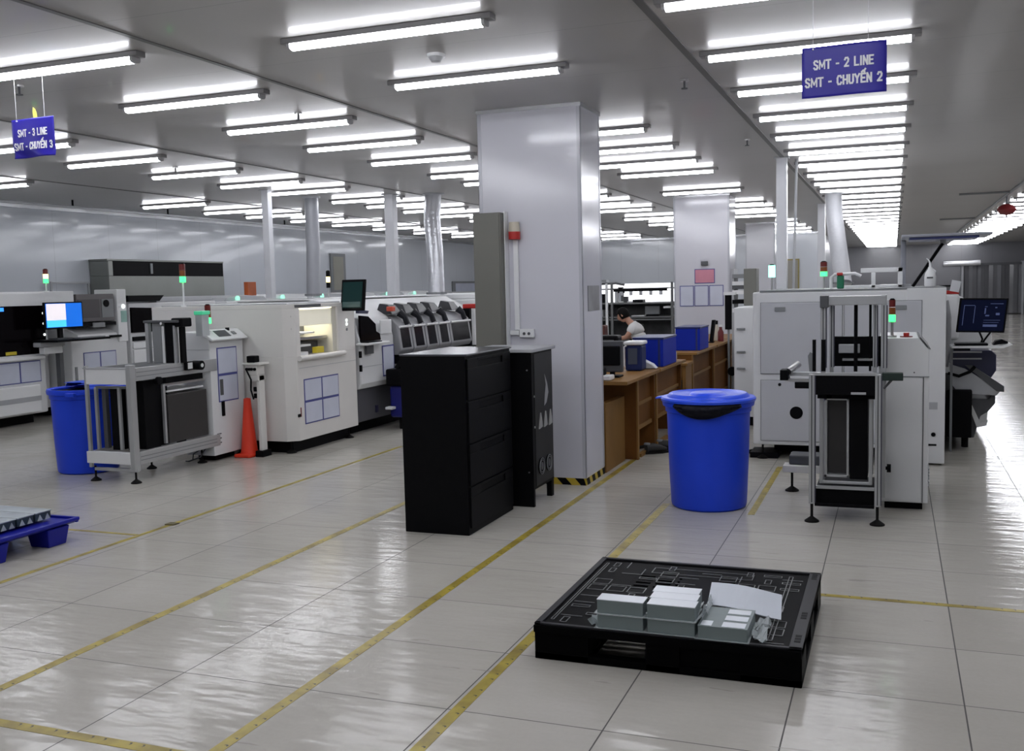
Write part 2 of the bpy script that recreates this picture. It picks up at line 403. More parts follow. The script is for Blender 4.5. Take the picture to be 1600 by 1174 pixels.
lights(-2.545, [1.2, 2.42, 3.65, 4.87, 6.12], 'in the row in front of the big pillar', 'tube lights in front of the big pillar')
lights(-2.63, [8.77, 10.0, 11.24, 12.38], 'in the row just right of the big pillar', 'tube lights right of the big pillar')
lights(-2.69, [15.1, 17.9, 19.3, 21.2, 24.4, 26.8, 28.6], 'in the row above the second pillar and beyond', 'tube lights beyond the second pillar')
lights(-4.65, [1.1, 2.3, 3.5, 4.72, 5.95, 7.15, 8.38, 9.63, 11.1, 12.1, 13.5, 14.9, 16.3, 17.9, 20.4, 22.6, 24.7, 26.9], 'in the row just left of the big pillar', 'tube lights left of the big pillar')
lights(-7.36, [2.1, 3.35, 4.6, 5.8, 7.0, 8.15, 9.4, 10.65, 11.75, 13.33, 14.4, 15.7, 17.1, 18.6, 20.1, 22.0, 24.2, 26.4, 28.3], 'in the row above the left printer line', 'tube lights over the left machine line')
lights(-10.1, [2.0, 4.3, 6.7, 9.13, 12.4, 13.85, 15.0, 16.4, 17.9, 19.6, 21.6, 23.8, 26.2], 'in the leftmost row beside the left wall', 'tube lights along the left wall')
lights(2.62, [1.4+1.25*i for i in range(36)], 'in the aisle row at the right edge of the photo', 'tube lights over the right aisle')
#lights(4.95, [3.0+2.0*i for i in range(21)], 'in the farthest right row past the aisle', 'tube lights past the right aisle')
# ------------------------------------------------------------------ small shared builders
def foot(x, y, parent, z1=0.09, r=0.035, name='leveling_foot'):
    return MB().lathe(x, y, [(0.0, 0.0), (r, 0.0), (r, 0.008), (r*0.35, 0.03), (0.009, 0.036), (0.009, z1), (0, z1)], 14).build(name, RUBBER, parent, smooth=True)
def tower(parent, x, y, z0, zp, lenses, r=0.022, h=0.055, pole=None):
    """lenses bottom to top"""
    p = MB().cyl((x, y, z0), (x, y, zp), 0.009, n=10).cyl((x, y, z0), (x, y, z0+0.012), 0.03, n=14).build('tower_light', pole or STEEL, parent)
    z = zp
    for nm, m in lenses:
        MB().cyl((x, y, z), (x, y, z+h-0.003), r, n=16).build(nm, m, p); z += h
    MB().cyl((x, y, z-0.003), (x, y, z+0.008), r*0.95, r*0.5, n=16).build('cap', BLACK, p)
    return p
def sheet_x(parent, x, y0, y1, z0, z1, m=PAPER, fr=BLUE_FR, w=0.012, name='document_frame', n=(1, 1)):
    """framed papers lying on a +X face"""
    f = B(x, x+0.004, y0, y1, z0, z1).build(name, fr, parent)
    ny, nz = n; dy = (y1-y0)/ny; dz = (z1-z0)/nz
    for i in range(ny):
        for j in range(nz):
            B(x+0.004, x+0.006, y0+i*dy+w, y0+(i+1)*dy-w, z0+j*dz+w, z0+(j+1)*dz-w).build('paper', m, f)
    return f
def sheet_y(parent, y, x0, x1, z0, z1, m=PAPER, fr=BLUE_FR, w=0.012, name='document_frame', n=1):
    f = B(x0, x1, y-0.004, y, z0, z1).build(name, fr, parent)
    dx = (x1-x0)/n
    for i in range(n): B(x0+i*dx+w, x0+(i+1)*dx-w, y-0.006, y-0.004, z0+w, z1-w).build('paper', m, f)
    return f

# ------------------------------------------------------------------ pillars
def hazard(parent, faces, h=0.055):
    mb = MB(); mk = MB()
    for ax, c, a, b_, s in faces:      # ax 1: face at y=c spanning x ; ax 0: face at x=c spanning y
        if ax == 1: mb.box(a, b_, c-0.003, c, 0.0, h)
        else: mb.box(c, c+0.003, a, b_, 0.0, h)
        t = a
        while t < b_-0.02:
            t2 = min(t+0.075, b_); e = min(t+0.03, b_-(t2-t))
            if ax == 1: mk.prism([(t, h), (t2, h), (min(t2+0.05, b_), 0), (min(t+0.05, b_), 0)], 1, c-0.0045, c-0.003)
            else: mk.prism([(t, h), (t2, h), (min(t2+0.03, b_), 0), (min(t+0.03, b_), 0)], 0, c+0.003, c+0.0045)
            t += 0.15
    o = mb.build('hazard_tape', mat('yellow hazard tape', (0.55, 0.40, 0.04), 0.4), parent)
    mk.build('black_stripes', BLACK, o)
def pillar(x0, x1, y0, y1, label, corner=0.03):
    o = thing('pillar', ((x0+x1)/2, (y0+y1)/2, 0), label, 'pillar'); o['kind'] = 'structure'
    B(x0, x1, y0, y1, 0, CZ).build('cladding', COLP, o, bevel=0.012)
    for x in (x0, x1):
        for y in (y0, y1):
            sx = 0.003 if x == x1 else -0.003; sy_ = 0.003 if y == y1 else -0.003
            mb = MB(); a, b_ = sorted((x+sx, x-sx*9)); c, d = sorted((y+sy_, y)); mb.box(a, b_, c, d, 0.06, CZ)
            a, b_ = sorted((x+sx, x)); c, d = sorted((y+sy_, y-sy_*9)); mb.box(a, b_, c, d, 0.06, CZ)
            mb.build('corner_trim', CORNER, o)
    B(x0-0.01, x1+0.01, y0-0.01, y1+0.01, CZ-0.03, CZ).build('top_trim', TRIM_M, o)
    return o
p1 = pillar(-3.09, -2.247, 7.44, 7.97, 'big white clad pillar in the middle behind the black cabinets')
hazard(p1, [(1, 7.44, -3.09, -2.247, 1), (0, -2.247, 7.44, 7.97, 1)])
p2_ = pillar(-3.30, -2.42, 16.0, 16.62, 'second pillar farther back carrying pink and white notices')
pillar(-3.3, -2.62, 24.3, 24.9, 'third pillar seen far back between the second pillar and white post')
# poster on the side of the first pillar
o = B(-2.246, -2.242, 7.57, 7.89, 1.365, 1.565).build('poster', mat('faded grey poster', (0.22, 0.22, 0.23), 0.4, vary=0.5), origin=Vector((-2.244, 7.73, 1.365)))
tag(o, 'small faded grey poster on the right side of the big pillar', 'poster')
# notices on the second pillar
t = thing('notice_board', (-2.86, 15.99, 1.2), 'three blue-framed white notices in a row on the second pillar', 'notice')
sheet_y(t, 15.998, -3.21, -2.985, 1.20, 1.53); sheet_y(t, 15.998, -2.975, -2.75, 1.20, 1.53); sheet_y(t, 15.998, -2.74, -2.515, 1.20, 1.53)
t = thing('pink_notice', (-2.81, 15.99, 1.55), 'pink notice in a dark frame above the white notices', 'notice')
sheet_y(t, 15.998, -2.97, -2.65, 1.56, 1.79, PINK)
o = B(-2.86, -2.755, 15.95, 15.998, 1.84, 1.91).build('sensor_box', GREY_D, bevel=0.01); tag(o, 'tiny dark box above the pink notice on the second pillar', 'box')

# electrical panel, alarm, conduit, socket on pillar 1
t = thing('electrical_panel', (-2.975, 7.4, 1.08), 'tall olive grey electrical panel fixed on the left of the big pillar', 'electrical panel')
B(-3.095, -2.862, 7.30, 7.437, 1.08, 2.15).build('enclosure', OLIVE, t, bevel=0.006)
B(-3.085, -2.872, 7.292, 7.30, 1.09, 2.14).build('door', OLIVE, t, bevel=0.003)
B(-3.108, -3.095, 7.34, 7.37, 1.96, 2.01).build('hinge', BLACK, t)
B(-2.858, -2.850, 7.36, 7.437, 1.08, 2.16).build('edge_trim', W_BRIGHT, t)
t = thing('alarm_beacon', (-2.785, 7.4, 1.93), 'red and cream alarm beacon at the top of the pillar conduit', 'alarm')
MB().cyl((-2.785, 7.40, 2.0), (-2.785, 7.40, 2.075), 0.045, 0.04, 18).build('cream_dome', mat('cream lens', (0.55, 0.5, 0.4), 0.4), t)
MB().cyl((-2.785, 7.40, 1.94), (-2.785, 7.40, 2.0), 0.047, n=18).build('red_base', RED, t)
t = thing('cable_conduit', (-2.785, 7.43, 1.18), 'white cable conduit running down the big pillar', 'conduit')
B(-2.805, -2.767, 7.415, 7.437, 1.23, 1.94).build('vertical_trunking', W_BRIGHT, t, bevel=0.002)
B(-2.845, -2.77, 7.41, 7.437, 1.19, 1.225).build('horizontal_trunking', W_BRIGHT, t, bevel=0.002)
t = thing('power_socket', (-2.705, 7.42, 1.17), 'white twin power socket on the big pillar', 'socket')
B(-2.765, -2.645, 7.405, 7.437, 1.17, 1.235).build('plate', W_BRIGHT, t, bevel=0.004)
for x in (-2.725, -2.685): MB().cyl((x, 7.406, 1.20), (x, 7.402, 1.20), 0.012, n=12).build('outlet', GREY_D, t)

# ------------------------------------------------------------------ black cabinets
t = thing('black_cabinet', (-2.72, 6.1, 0), 'tall plain black steel drawer cabinet in front of the pillar', 'cabinet')
X0, X1, Y0, Y1 = -2.955, -2.492, 5.712, 6.50
B(X0, X1-0.012, Y0, Y1, 0, 1.143).build('body', CAB_BLACK, t, bevel=0.004)
B(X0-0.004, X1+0.002, Y0-0.004, Y1+0.004, 1.143, 1.155).build('top_panel', CAB_TOP, t, bevel=0.003)
for i in range(4):
    z0 = 0.045+i*0.272
    dr = MB()
    dr.box(X1-0.012, X1, Y0+0.02, Y1-0.02, z0, z0+0.20).box(X1-0.012, X1, Y0+0.02, 5.90, z0+0.20, z0+0.262).box(X1-0.012, X1, 6.33, Y1-0.02, z0+0.20, z0+0.262).box(X1-0.012, X1, 5.90, 6.33, z0+0.245, z0+0.262)
    d = dr.build('drawer', CAB_BLACK, t, bevel=0.002)
    B(X1-0.0125, X1-0.009, 5.90, 6.33, z0+0.20, z0+0.245).build('handle_recess', BLACK, d)
t = thing('black_equipment_cabinet', (-2.6, 6.83, 0), 'smaller black equipment cabinet with white sockets and two fans', 'cabinet')
X0, X1 = -2.86, -2.384
B(X0, X1, 6.63, 7.06, 0.12, 1.105).build('body', CAB_BLACK, t, bevel=0.003)
B(X0, X1+0.003, 6.60, 6.63, 0.0, 1.105).build('front_plate', CAB_BLACK, t, bevel=0.002)
B(X0-0.01, X1+0.02, 6.58, 7.09, 1.105, 1.13).build('top_panel', GREY_L, t, bevel=0.004)
for x in (X0+0.02, X1-0.02): B(x-0.02, x+0.02, 7.0, 7.05, 0, 0.12).build('leg', CAB_BLACK, t)
B(X1, X1+0.003, 6.66, 7.04, 0.14, 1.09).build('side_panel', mat('dark charcoal steel', (0.014, 0.014, 0.015), 0.45, spec=0.25), t)
lg = MB().prism([(6.86, 0.70), (6.91, 0.72), (6.955, 0.79), (6.93, 0.86), (6.875, 0.93), (6.90, 0.85), (6.875, 0.78)], 0, X1+0.003, X1+0.005)
lg.build('emblem', mat('silver flame emblem', (0.30, 0.30, 0.31), 0.3), t)
for i, y in enumerate((6.76, 6.87, 6.98)):
    s = MB().prism([(y-0.035, 0.545), (y+0.035, 0.555), (y+0.025, 0.60), (y+0.004, 0.66), (y-0.015, 0.61)], 0, X1+0.003, X1+0.012)
    s.build('socket', mat('silver socket cover', (0.36, 0.36, 0.36), 0.35), t)
for y in (6.765, 6.925):
    f = MB().cyl((X1+0.003, y, 0.27), (X1+0.010, y, 0.27), 0.062, n=24).build('fan', BLACK, t)
    MB().cyl((X1+0.010, y, 0.27), (X1+0.013, y, 0.27), 0.028, n=20).build('fan_hub', GREY_D, f)
    rg = MB()
    for r in (0.058, 0.045):
        pts = [(X1+0.012, y+r*math.cos(a), 0.27+r*math.sin(a)) for a in [2*PI*i/24 for i in range(25)]]; rg.tube(pts, 0.0022, 6)
    rg.build('fan_guard', GREY_M, f)
for y, z in ((6.615, 0.98), (6.615, 0.25)):
    MB().cyl((X1-0.03, 6.60, z), (X1-0.03, 6.594, z), 0.006, n=10).build('screw', STEEL, t)
for z in (0.79, 0.57): MB().cyl((X1+0.003, 6.64, z), (X1+0.008, 6.64, z), 0.008, n=10).build('screw', STEEL, t)

# ------------------------------------------------------------------ barrels
def barrel(cx, cy_, label, R=0.292, rb=0.262, H=0.76, lid=True):
    t = thing('plastic_barrel', (cx, cy_, 0), label, 'barrel')
    prof = [(0, 0.006), (rb-0.02, 0.0), (rb-0.004, 0.012), (rb, 0.03), (rb+0.012, 0.28), (R-0.006, H-0.09), (R+0.004, H-0.085), (R+0.006, H-0.05), (R+0.022, H-0.045),
            (R+0.026, H-0.02), (R+0.02, H), (R+0.004, H), (R-0.012, H-0.01), (R-0.02, H-0.1), (rb-0.02, 0.05), (0, 0.045)]
    MB().lathe(cx, cy_, prof, 56).build('drum', BLUE_PL, t, smooth=True)
    return t
bx, by = -1.21, 6.985
t = barrel(bx, by, 'blue plastic barrel with lid near the black pallet')
H = 0.76
MB().lathe(bx, by, [(0.325, H-0.012), (0.328, H+0.004), (0.318, H+0.014), (0.285, H+0.016), (0.272, H+0.034), (0.262, H+0.040), (0.235, H+0.030), (0.13, H+0.026), (0.115, H+0.040), (0.10, H+0.044), (0, H+0.040)], 64).build('lid', BLUE_LID, t, smooth=True)
MB().prism([(bx-0.30, H+0.002), (bx-0.36, H-0.004), (bx-0.36, H+0.006), (bx-0.30, H+0.014)], 1, by-0.06, by+0.04).build('lid_tab', BLUE_LID, t)
# black liner bag bulging out below the lid
bag = MB(); k0 = len(bag.v); n = 22
for i in range(n+1):
    a = -PI/2-0.62+i/n*1.52
    dep = 0.012+0.072*math.sin(PI*min(1, max(0, (i/n)))**0.8)*(1 if i not in (0, n) else 0)
    for rr, z in ((0.322, H-0.014), (0.335, H-0.03-dep*0.3), (0.322, H-0.03-dep*0.9), (0.300, H-0.03-dep)):
        bag.v.append((bx+rr*math.cos(a), by+rr*math.sin(a), z))
for i in range(n):
    for j in range(3): bag.f.append((k0+i*4+j, k0+i*4+j+1, k0+(i+1)*4+j+1, k0+(i+1)*4+j))
bag.build('liner_bag_and_dark_disc', mat('black bin bag', (0.004, 0.004, 0.009), 0.4, bump=0.6, bscale=40, spec=0.15), t, smooth=True, solid=0.004)

bx, by = -6.86, 7.05
t = barrel(bx, by, 'blue plastic barrel with lid pushed aside beside the left loader', H=0.76)
l = MB().lathe(bx+0.06, by+0.05, [(0.325, H-0.002), (0.328, H+0.012), (0.318, H+0.022), (0.285, H+0.024), (0.262, H+0.046), (0.10, H+0.042), (0, H+0.046)], 48)
# lid with a bite cut open toward the left front, seen as a dark half-moon opening
keep = MB(); keep.v = l.v
for f in l.f:
    c = sum((Vector(l.v[i]) for i in f), Vector())/len(f)
    if (c.x-bx)*0.45+(c.y-by)*0.89 > -0.07: keep.f.append(f)
keep.build('half_lid', BLUE_LID, t, smooth=True, solid=0.004)
MB().lathe(bx, by, [(0, H-0.03), (0.272, H-0.025)], 40).build('liner_bag_and_dark_disc', BLACK, t)  # flat black disc paints the dark inside of the half-open barrel
B(bx+0.10, bx+0.20, by-0.335, by-0.30, H-0.055, H-0.02).build('handle', BLUE_PL, t, bevel=0.005)

# ------------------------------------------------------------------ black pallet with wrapped boxes
t = thing('plastic_pallet', (-0.865, 4.39, 0), 'black plastic grid pallet carrying small wrapped boxes', 'pallet')
PX0, PX1, PY0, PY1, PH = -1.405, -0.318, 3.858, 4.925, 0.155
bl_ = [(PX0+0.01, PX0+0.235), (-0.93, -0.79), (PX1-0.235, PX1-0.01)]; bly_ = [(PY0, PY0+0.2), (4.31, 4.47), (PY1-0.2, PY1)]
mb = MB()
for c_ in bl_: mb.box(c_[0]-0.01, c_[1]+0.01, PY0, PY1, 0.118, 0.147)
for c_ in bly_: mb.box(PX0, PX1, c_[0]-0.01, c_[1]+0.01, 0.1175, 0.1468)
yy = PY0+0.03
while yy < PY1-0.03: mb.box(PX0, PX1, yy, yy+0.03, 0.122, 0.1465); yy += 0.053
xx = PX0+0.05
while xx < PX1-0.05: mb.box(xx, xx+0.022, PY0, PY1, 0.124, 0.1462); xx += 0.095
deck = mb.build('deck', PALLET_B, t)
rb = MB()
rb.box(PX0, PX1, PY0, PY0+0.02, 0.147, 0.156).box(PX0, PX1, PY1-0.02, PY1, 0.147, 0.156).box(PX0, PX0+0.028, PY0, PY1, 0.147, 0.156).box(PX1-0.05, PX1, PY0, PY1, 0.147, 0.156)
rb.build('rim', PALLET_E, t, bevel=0.002)
ribs = MB(); rnd = random.Random(3)
def rect(x0, x1, y0, y1, w=0.0035, h=0.0025):
    z0, z1 = 0.1465, 0.1472+h
    ribs.box(x0, x1, y0, y0+w, z0, z1).box(x0, x1, y1-w, y1, z0, z1).box(x0, x0+w, y0, y1, z0, z1).box(x1-w, x1, y0, y1, z0, z1)
gx = [PX0+0.07+i*0.0945 for i in range(11)]
for i in range(10):
    for j in range(10):
        x, y = gx[i], PY0+0.05+j*0.097
        r = rnd.random()
        if r < 0.16: rect(x, x+0.08, y, y+0.08)
        elif r < 0.36: rect(x+0.02, x+0.05, y+0.01, y+0.08)
        elif r < 0.5: rect(x+0.005, x+0.09, y+0.03, y+0.06)
        elif r < 0.66: ribs.box(x, x+0.0945, y, y+0.004, 0.147, 0.150)
        elif r < 0.8: ribs.box(x, x+0.004, y, y+0.097, 0.147, 0.150)
rect(PX0+0.045, PX0+0.06, PY0+0.08, PY1-0.08); rect(PX1-0.14, PX1-0.12, PY0+0.08, PY1-0.08)
rect(PX0+0.3, PX1-0.3, PY1-0.19, PY1-0.10)
ribs.build('deck_ribs', mat('rib edge with painted highlight', (0.16, 0.16, 0.17), 0.35), deck)  # lighter colour paints the light caught by the embossed edges
# holes in the right rim
hs = MB()
for yc in (PY0+0.07, PY0+0.36, PY1-0.12):
    for q in range(3): hs.box(PX1-0.036, PX1-0.012, yc+q*0.032, yc+q*0.032+0.022, 0.1555, 0.1568)
hs.build('rim_slots', BLACK, deck)
bl = [(PX0, PX0+0.235), (-0.93, -0.79), (PX1-0.235, PX1)]
bly = [(PY0, PY0+0.2), (4.31, 4.47), (PY1-0.2, PY1)]
for a, b_ in bl:
    for c, d in bly:
        B(a, b_, c, d, 0.03, 0.118).build('block', PALLET_B, t, bevel=0.004)
for a, b_ in bl: B(a, b_, PY0, PY1, 0.0, 0.03).build('bottom_runner', PALLET_B, t, bevel=0.003)
B(PX0, PX1, PY0, PY0+0.05, 0.0, 0.032).build('bottom_board', PALLET_B, t, bevel=0.003)
B(-0.79, -0.553, PY0+0.01, PY0+0.03, 0.03, 0.118).build('opening_shade_plate', PALLET_B, t)  # black plate stands in for the shade inside the right fork opening

def wbox(x, y, z, label, wx=0.192, wy=0.082, h=0.06, grp='small wrapped boxes on the black pallet', film=True, top=BOX_T, rz=0):
    """box whose front left bottom corner is x, y, z"""
    t = thing('wrapped_box', (x+wx/2, y+wy/2, z), label, 'box', grp)
    B(x, x+wx, y, y+wy, z, z+h-0.003).build('carton', BOX_G, t, bevel=0.002)
    B(x-0.001, x+wx+0.001, y-0.001, y+wy+0.001, z+h-0.003, z+h).build('lid', top, t)
    if film:
        B(x-0.012, x+wx+0.008, y-0.010, y+wy+0.006, z+0.0005, z+0.003).build('film_flange', FILM, t)
    if rz: t.rotation_euler.z = rz
    return t
PZ = 0.1565
for l_, z in enumerate((PZ, PZ+0.061)):
    wbox(-1.132, 3.868, z, 'wrapped box at the left end of the black pallet load, %s' % ('lower' if not l_ else 'upper'))
for r in range(3):
    for l_, z in enumerate((PZ, PZ+0.061)):
        wbox(-0.922-0.008*r, 3.868+0.086*r, z, 'wrapped box in the middle stack on the black pallet, %s row, %s layer' % (('front', 'middle', 'rear')[r], ('bottom', 'top')[l_]))
for r in range(3):
    b = wbox(-0.716, 3.86+0.082*r, PZ, 'low wrapped box right of the middle stack, %s row' % ('front', 'middle', 'rear')[r], h=0.054, top=BOX_G)
    B(-0.625, -0.535, 3.868+0.082*r, 3.925+0.082*r, PZ+0.054, PZ+0.0555).build('label_sticker', BOX_T, b)
    if r == 0: B(-0.708, -0.665, 3.868, 3.925, PZ+0.054, PZ+0.0555).build('label_sticker', BOX_T, b)
# crumpled film on the pallet around the stacks
def crumple(x0, x1, y0, y1, z, label, h=0.03, seed=1, m=FILM, nx=14, ny=10, edge=None):
    rn = random.Random(seed); mb = MB()
    for j in range(ny+1):
        for i in range(nx+1):
            mb.v.append((x0+(x1-x0)*i/nx+rn.uniform(-1, 1)*0.006, y0+(y1-y0)*j/ny+rn.uniform(-1, 1)*0.006, z+0.0008+rn.random()**2*h))
    for j in range(ny):
        for i in range(nx): a = j*(nx+1)+i; mb.f.append((a, a+1, a+nx+2, a+nx+1))
    o = mb.build('packing_film', m, solid=0.0006, smooth=False); tag(o, label, 'plastic film'); return o
crumple(-0.515, -0.455, 3.875, 4.12, PZ, 'crumpled clear film at the right end of the boxes on the pallet', 0.035, 2, nx=4, ny=7)
crumple(-0.725, -0.70, 3.9, 4.15, PZ+0.056, 'clear film flap between the middle stack and the low boxes', 0.04, 4, nx=3, ny=6)
crumple(-1.175, -1.135, 3.865, 4.0, PZ, 'crumpled clear film at the left end of the boxes on the pallet', 0.05, 5, nx=3, ny=5)
# leaning white sheet
mb = MB(); n = 8
for j in range(2):
    for i in range(n+1):
        u = i/n; x = -0.735+u*0.30
        if j == 0: mb.v.append((x+0.012, 4.12+0.01*u, PZ+0.058-0.035*u+0.006*math.sin(u*5)))
        else: mb.v.append((x, 4.30-0.015*u, PZ+0.10-0.02*u+0.008*math.sin(u*4)))
for i in range(n): mb.f.append((i, i+1, n+2+i, n+1+i))
o = mb.build('foam_sheet', mat('white foam sheet', (0.60, 0.64, 0.71), 0.5), solid=0.003); tag(o, 'white foam sheet leaning on the low boxes on the pallet', 'sheet')

# ------------------------------------------------------------------ blue pallet, left edge
t = thing('plastic_pallet', (-5.5, 4.4, 0), 'blue plastic pallet loaded with tray stacks at the left edge', 'pallet')
bx0, bx1, by0, by1 = -6.05, -4.93, 3.75, 4.95
mb = MB().prism([(bx0, 0.115), (bx1-0.03, 0.115), (bx1+0.01, 0.135), (bx1+0.01, 0.155), (bx1-0.012, 0.155), (bx1-0.04, 0.140), (bx0, 0.140)], 1, by0, by1)
mb.build('deck', BLUE_PAL, t, bevel=0.004)
B(bx0, bx1, by1-0.02, by1, 0.12, 0.155).build('rim', BLUE_PAL, t, bevel=0.004); B(bx0, bx1, by0, by0+0.02, 0.12, 0.155).build('rim', BLUE_PAL, t, bevel=0.004)
for x in (bx1-0.10, -5.5, bx0+0.10):
    for y in (by1-0.16, (by0+by1)/2-0.03, by0+0.14):
        m_ = MB(); k0 = 0
        m_.v = [(x+sx*w_, y+sy_*w_*0.95, z) for z, w_ in ((0.0, 0.075), (0.118, 0.093)) for sx, sy_ in ((-1, -1), (1, -1), (1, 1), (-1, 1))]
        m_.f = [(0, 3, 2, 1), (4, 5, 6, 7)]+[(i, (i+1) % 4, 4+(i+1) % 4, 4+i) for i in range(4)]
        m_.build('foot_block', BLUE_PAL, t, bevel=0.006)
TRAYT = mat('pale tray film top', (0.50, 0.55, 0.58), 0.25, vary=0.3)
TRAYS = mat('dark teal tray side', (0.045, 0.07, 0.08), 0.3, vary=0.4)
for i, y in enumerate((4.74, 4.60, 4.46, 4.32, 4.18, 4.04)):
    s = thing('tray_stack', (-5.3, y+0.06, 0.1565), 'wrapped tray stack on the blue pallet, %s from its far end' % ('first', 'second', 'third', 'fourth', 'fifth', 'sixth')[i], 'tray stack', 'tray stacks on the blue pallet')
    B(-5.55, -5.075, y, y+0.125, 0.157, 0.205).build('trays', TRAYS, s, bevel=0.003)
    B(-5.56, -5.068, y-0.003, y+0.128, 0.205, 0.214).build('top_sheet', TRAYT, s, bevel=0.003)
    tri = MB()
    for yy in (y+0.015, y+0.075):
        tri.prism([(yy, 0.158), (yy+0.04, 0.158), (yy+0.02, 0.195)], 0, -5.075, -5.070)
    tri.build('pocket', TRAYT, s)
o = B(-5.95, -5.60, 4.55, 5.0-0.1, 0.157, 0.30).build('foam_box', W_BRIGHT, bevel=0.006); tag(o, 'white box on the blue pallet behind the tray stacks', 'box')

# ------------------------------------------------------------------ signs
GLYPH = {
 'S': [[(0.85, 0.80), (0.68, 0.94), (0.32, 0.94), (0.14, 0.78), (0.25, 0.58), (0.75, 0.42), (0.86, 0.22), (0.68, 0.06), (0.32, 0.06), (0.12, 0.2)]],
 'M': [[(0.1, 0.05), (0.1, 0.95), (0.5, 0.25), (0.9, 0.95), (0.9, 0.05)]],
 'T': [[(0.05, 0.93), (0.95, 0.93)], [(0.5, 0.93), (0.5, 0.05)]],
 '-': [[(0.2, 0.45), (0.8, 0.45)]],
 '2': [[(0.14, 0.75), (0.3, 0.94), (0.7, 0.94), (0.86, 0.76), (0.80, 0.55), (0.14, 0.07), (0.88, 0.07)]],
 '3': [[(0.14, 0.80), (0.3, 0.94), (0.7, 0.94), (0.84, 0.76), (0.68, 0.54), (0.42, 0.53)], [(0.68, 0.53), (0.86, 0.3), (0.7, 0.06), (0.3, 0.06), (0.12, 0.2)]],
 'L': [[(0.15, 0.95), (0.15, 0.07), (0.88, 0.07)]],
 'I': [[(0.5, 0.95), (0.5, 0.05)]],
 'N': [[(0.12, 0.05), (0.12, 0.95), (0.88, 0.05), (0.88, 0.95)]],
 'E': [[(0.88, 0.93), (0.15, 0.93), (0.15, 0.07), (0.88, 0.07)], [(0.15, 0.5), (0.75, 0.5)]],
 'C': [[(0.87, 0.75), (0.7, 0.94), (0.3, 0.94), (0.13, 0.72), (0.13, 0.28), (0.3, 0.06), (0.7, 0.06), (0.87, 0.25)]],
 'H': [[(0.13, 0.95), (0.13, 0.05)], [(0.87, 0.95), (0.87, 0.05)], [(0.13, 0.5), (0.87, 0.5)]],
 'U': [[(0.13, 0.95), (0.13, 0.25), (0.3, 0.06), (0.7, 0.06), (0.87, 0.25), (0.87, 0.95)]],
 'Y': [[(0.08, 0.95), (0.5, 0.5), (0.92, 0.95)], [(0.5, 0.5), (0.5, 0.05)]],
}
GLYPH['\u1ebe'] = GLYPH['E']+[[(0.22, 1.12), (0.48, 1.25), (0.74, 1.12)], [(0.66, 1.24), (0.92, 1.42)]]
def sign(x0, x1, y, z0, z1, l1, l2, label, ceil_dx=0.05, wrinkle=0.0, extra=False):
    t = thing('hanging_sign', ((x0+x1)/2, y, z0), label, 'sign')
    n = 24; mb = MB()
    def off(u, v): return 0.006*math.sin(u*5+1)+wrinkle*math.sin(u*6+v*5)*max(0, 0.35-v)*2
    def xx(u, v): return x0+(x1-x0)*u + (wrinkle*1.2*(0.3-v)*(1-u) if v < 0.3 else 0)
    for j in range(n+1):
        for i in range(n+1):
            u, v = i/n, j/n; mb.v.append((xx(u, v), y+off(u, v), z0+(z1-z0)*v))
    for j in range(n):
        for i in range(n): a = j*(n+1)+i; mb.f.append((a, a+1, a+n+2, a+n+1))
    mb.build('board', SIGN_BLUE, t, smooth=True, solid=0.002)
    W, Hh = x1-x0, z1-z0
    def line(s, zc, wid, h):
        units = [(c, 0.5 if c in ' ' else (0.34 if c == 'I' else (0.5 if c == '-' else (0.92 if c == 'M' else 0.72)))) for c in s]
        tot = sum(u+0.12 for _, u in units); k = wid/tot; xcur = (x0+x1)/2-wid/2; lm = MB(); zb = zc-h/2
        for c, u in units:
            for pl in GLYPH.get(c, []):
                pts = [(xcur+px*u*k, zb+pz*h) for px, pz in pl]; hw = 0.10*k if c == 'M' else 0.135*k
                for (ax, az), (bx_, bz) in zip(pts, pts[1:]):
                    d = math.hypot(bx_-ax, bz-az) or 1; ex, ez = (bx_-ax)/d*hw*0.8, (bz-az)/d*hw*0.8; nx_, nz_ = -(bz-az)/d*hw, (bx_-ax)/d*hw
                    n0 = len(lm.v)
                    for qx, qz in ((ax-ex+nx_, az-ez+nz_), (ax-ex-nx_, az-ez-nz_), (bx_+ex-nx_, bz+ez-nz_), (bx_+ex+nx_, bz+ez+nz_)):
                        uu = (qx-x0)/W; vv = (qz-z0)/Hh; lm.v.append((qx, y+off(uu, vv)-0.0045, qz))
                    lm.f.append((n0, n0+1, n0+2, n0+3))
            xcur += (u+0.12)*k
        lm.build('lettering', WHITE_TXT, t, solid=0.0006)
    line(l1, z0+Hh*0.64, W*0.72, Hh*0.185); line(l2, z0+Hh*0.30, W*0.92, Hh*0.185)
    for x in (x0+0.05*W/0.37+0.0, x1-0.10*W/0.37+0.02):
        MB().cyl((x, y, z1-0.008), (x, y, CZ), 0.001, n=6).build('hanging_wire', W_BRIGHT, t)
        MB().cyl((x, y-0.004, z1-0.010), (x, y+0.005, z1-0.010), 0.004, n=8).build('eyelet', W_BRIGHT, t)
    return t
sign(-0.402, -0.038, 4.85, 2.392, 2.618, 'SMT - 2 LINE', 'SMT - CHUYẾN 2', 'blue hanging sign reading SMT - 2 LINE, upper right')
s3 = sign(-5.12, -4.775, 4.8, 2.435, 2.672, 'SMT - 3 LINE', 'SMT - CHUYẾN 3', 'blue hanging sign reading SMT - 3 LINE, upper left', wrinkle=0.02)
MB().prism([(-4.935, 2.672), (-4.905, 2.672), (-4.908, 2.70), (-4.92, 2.725), (-4.934, 2.735), (-4.938, 2.71)], 1, 4.797, 4.80).build('yellow_flame_piece', mat('yellow green piece', (0.85, 0.80, 0.15), 0.4), s3)  # small yellow-green flame-shaped piece above the sign's upper edge

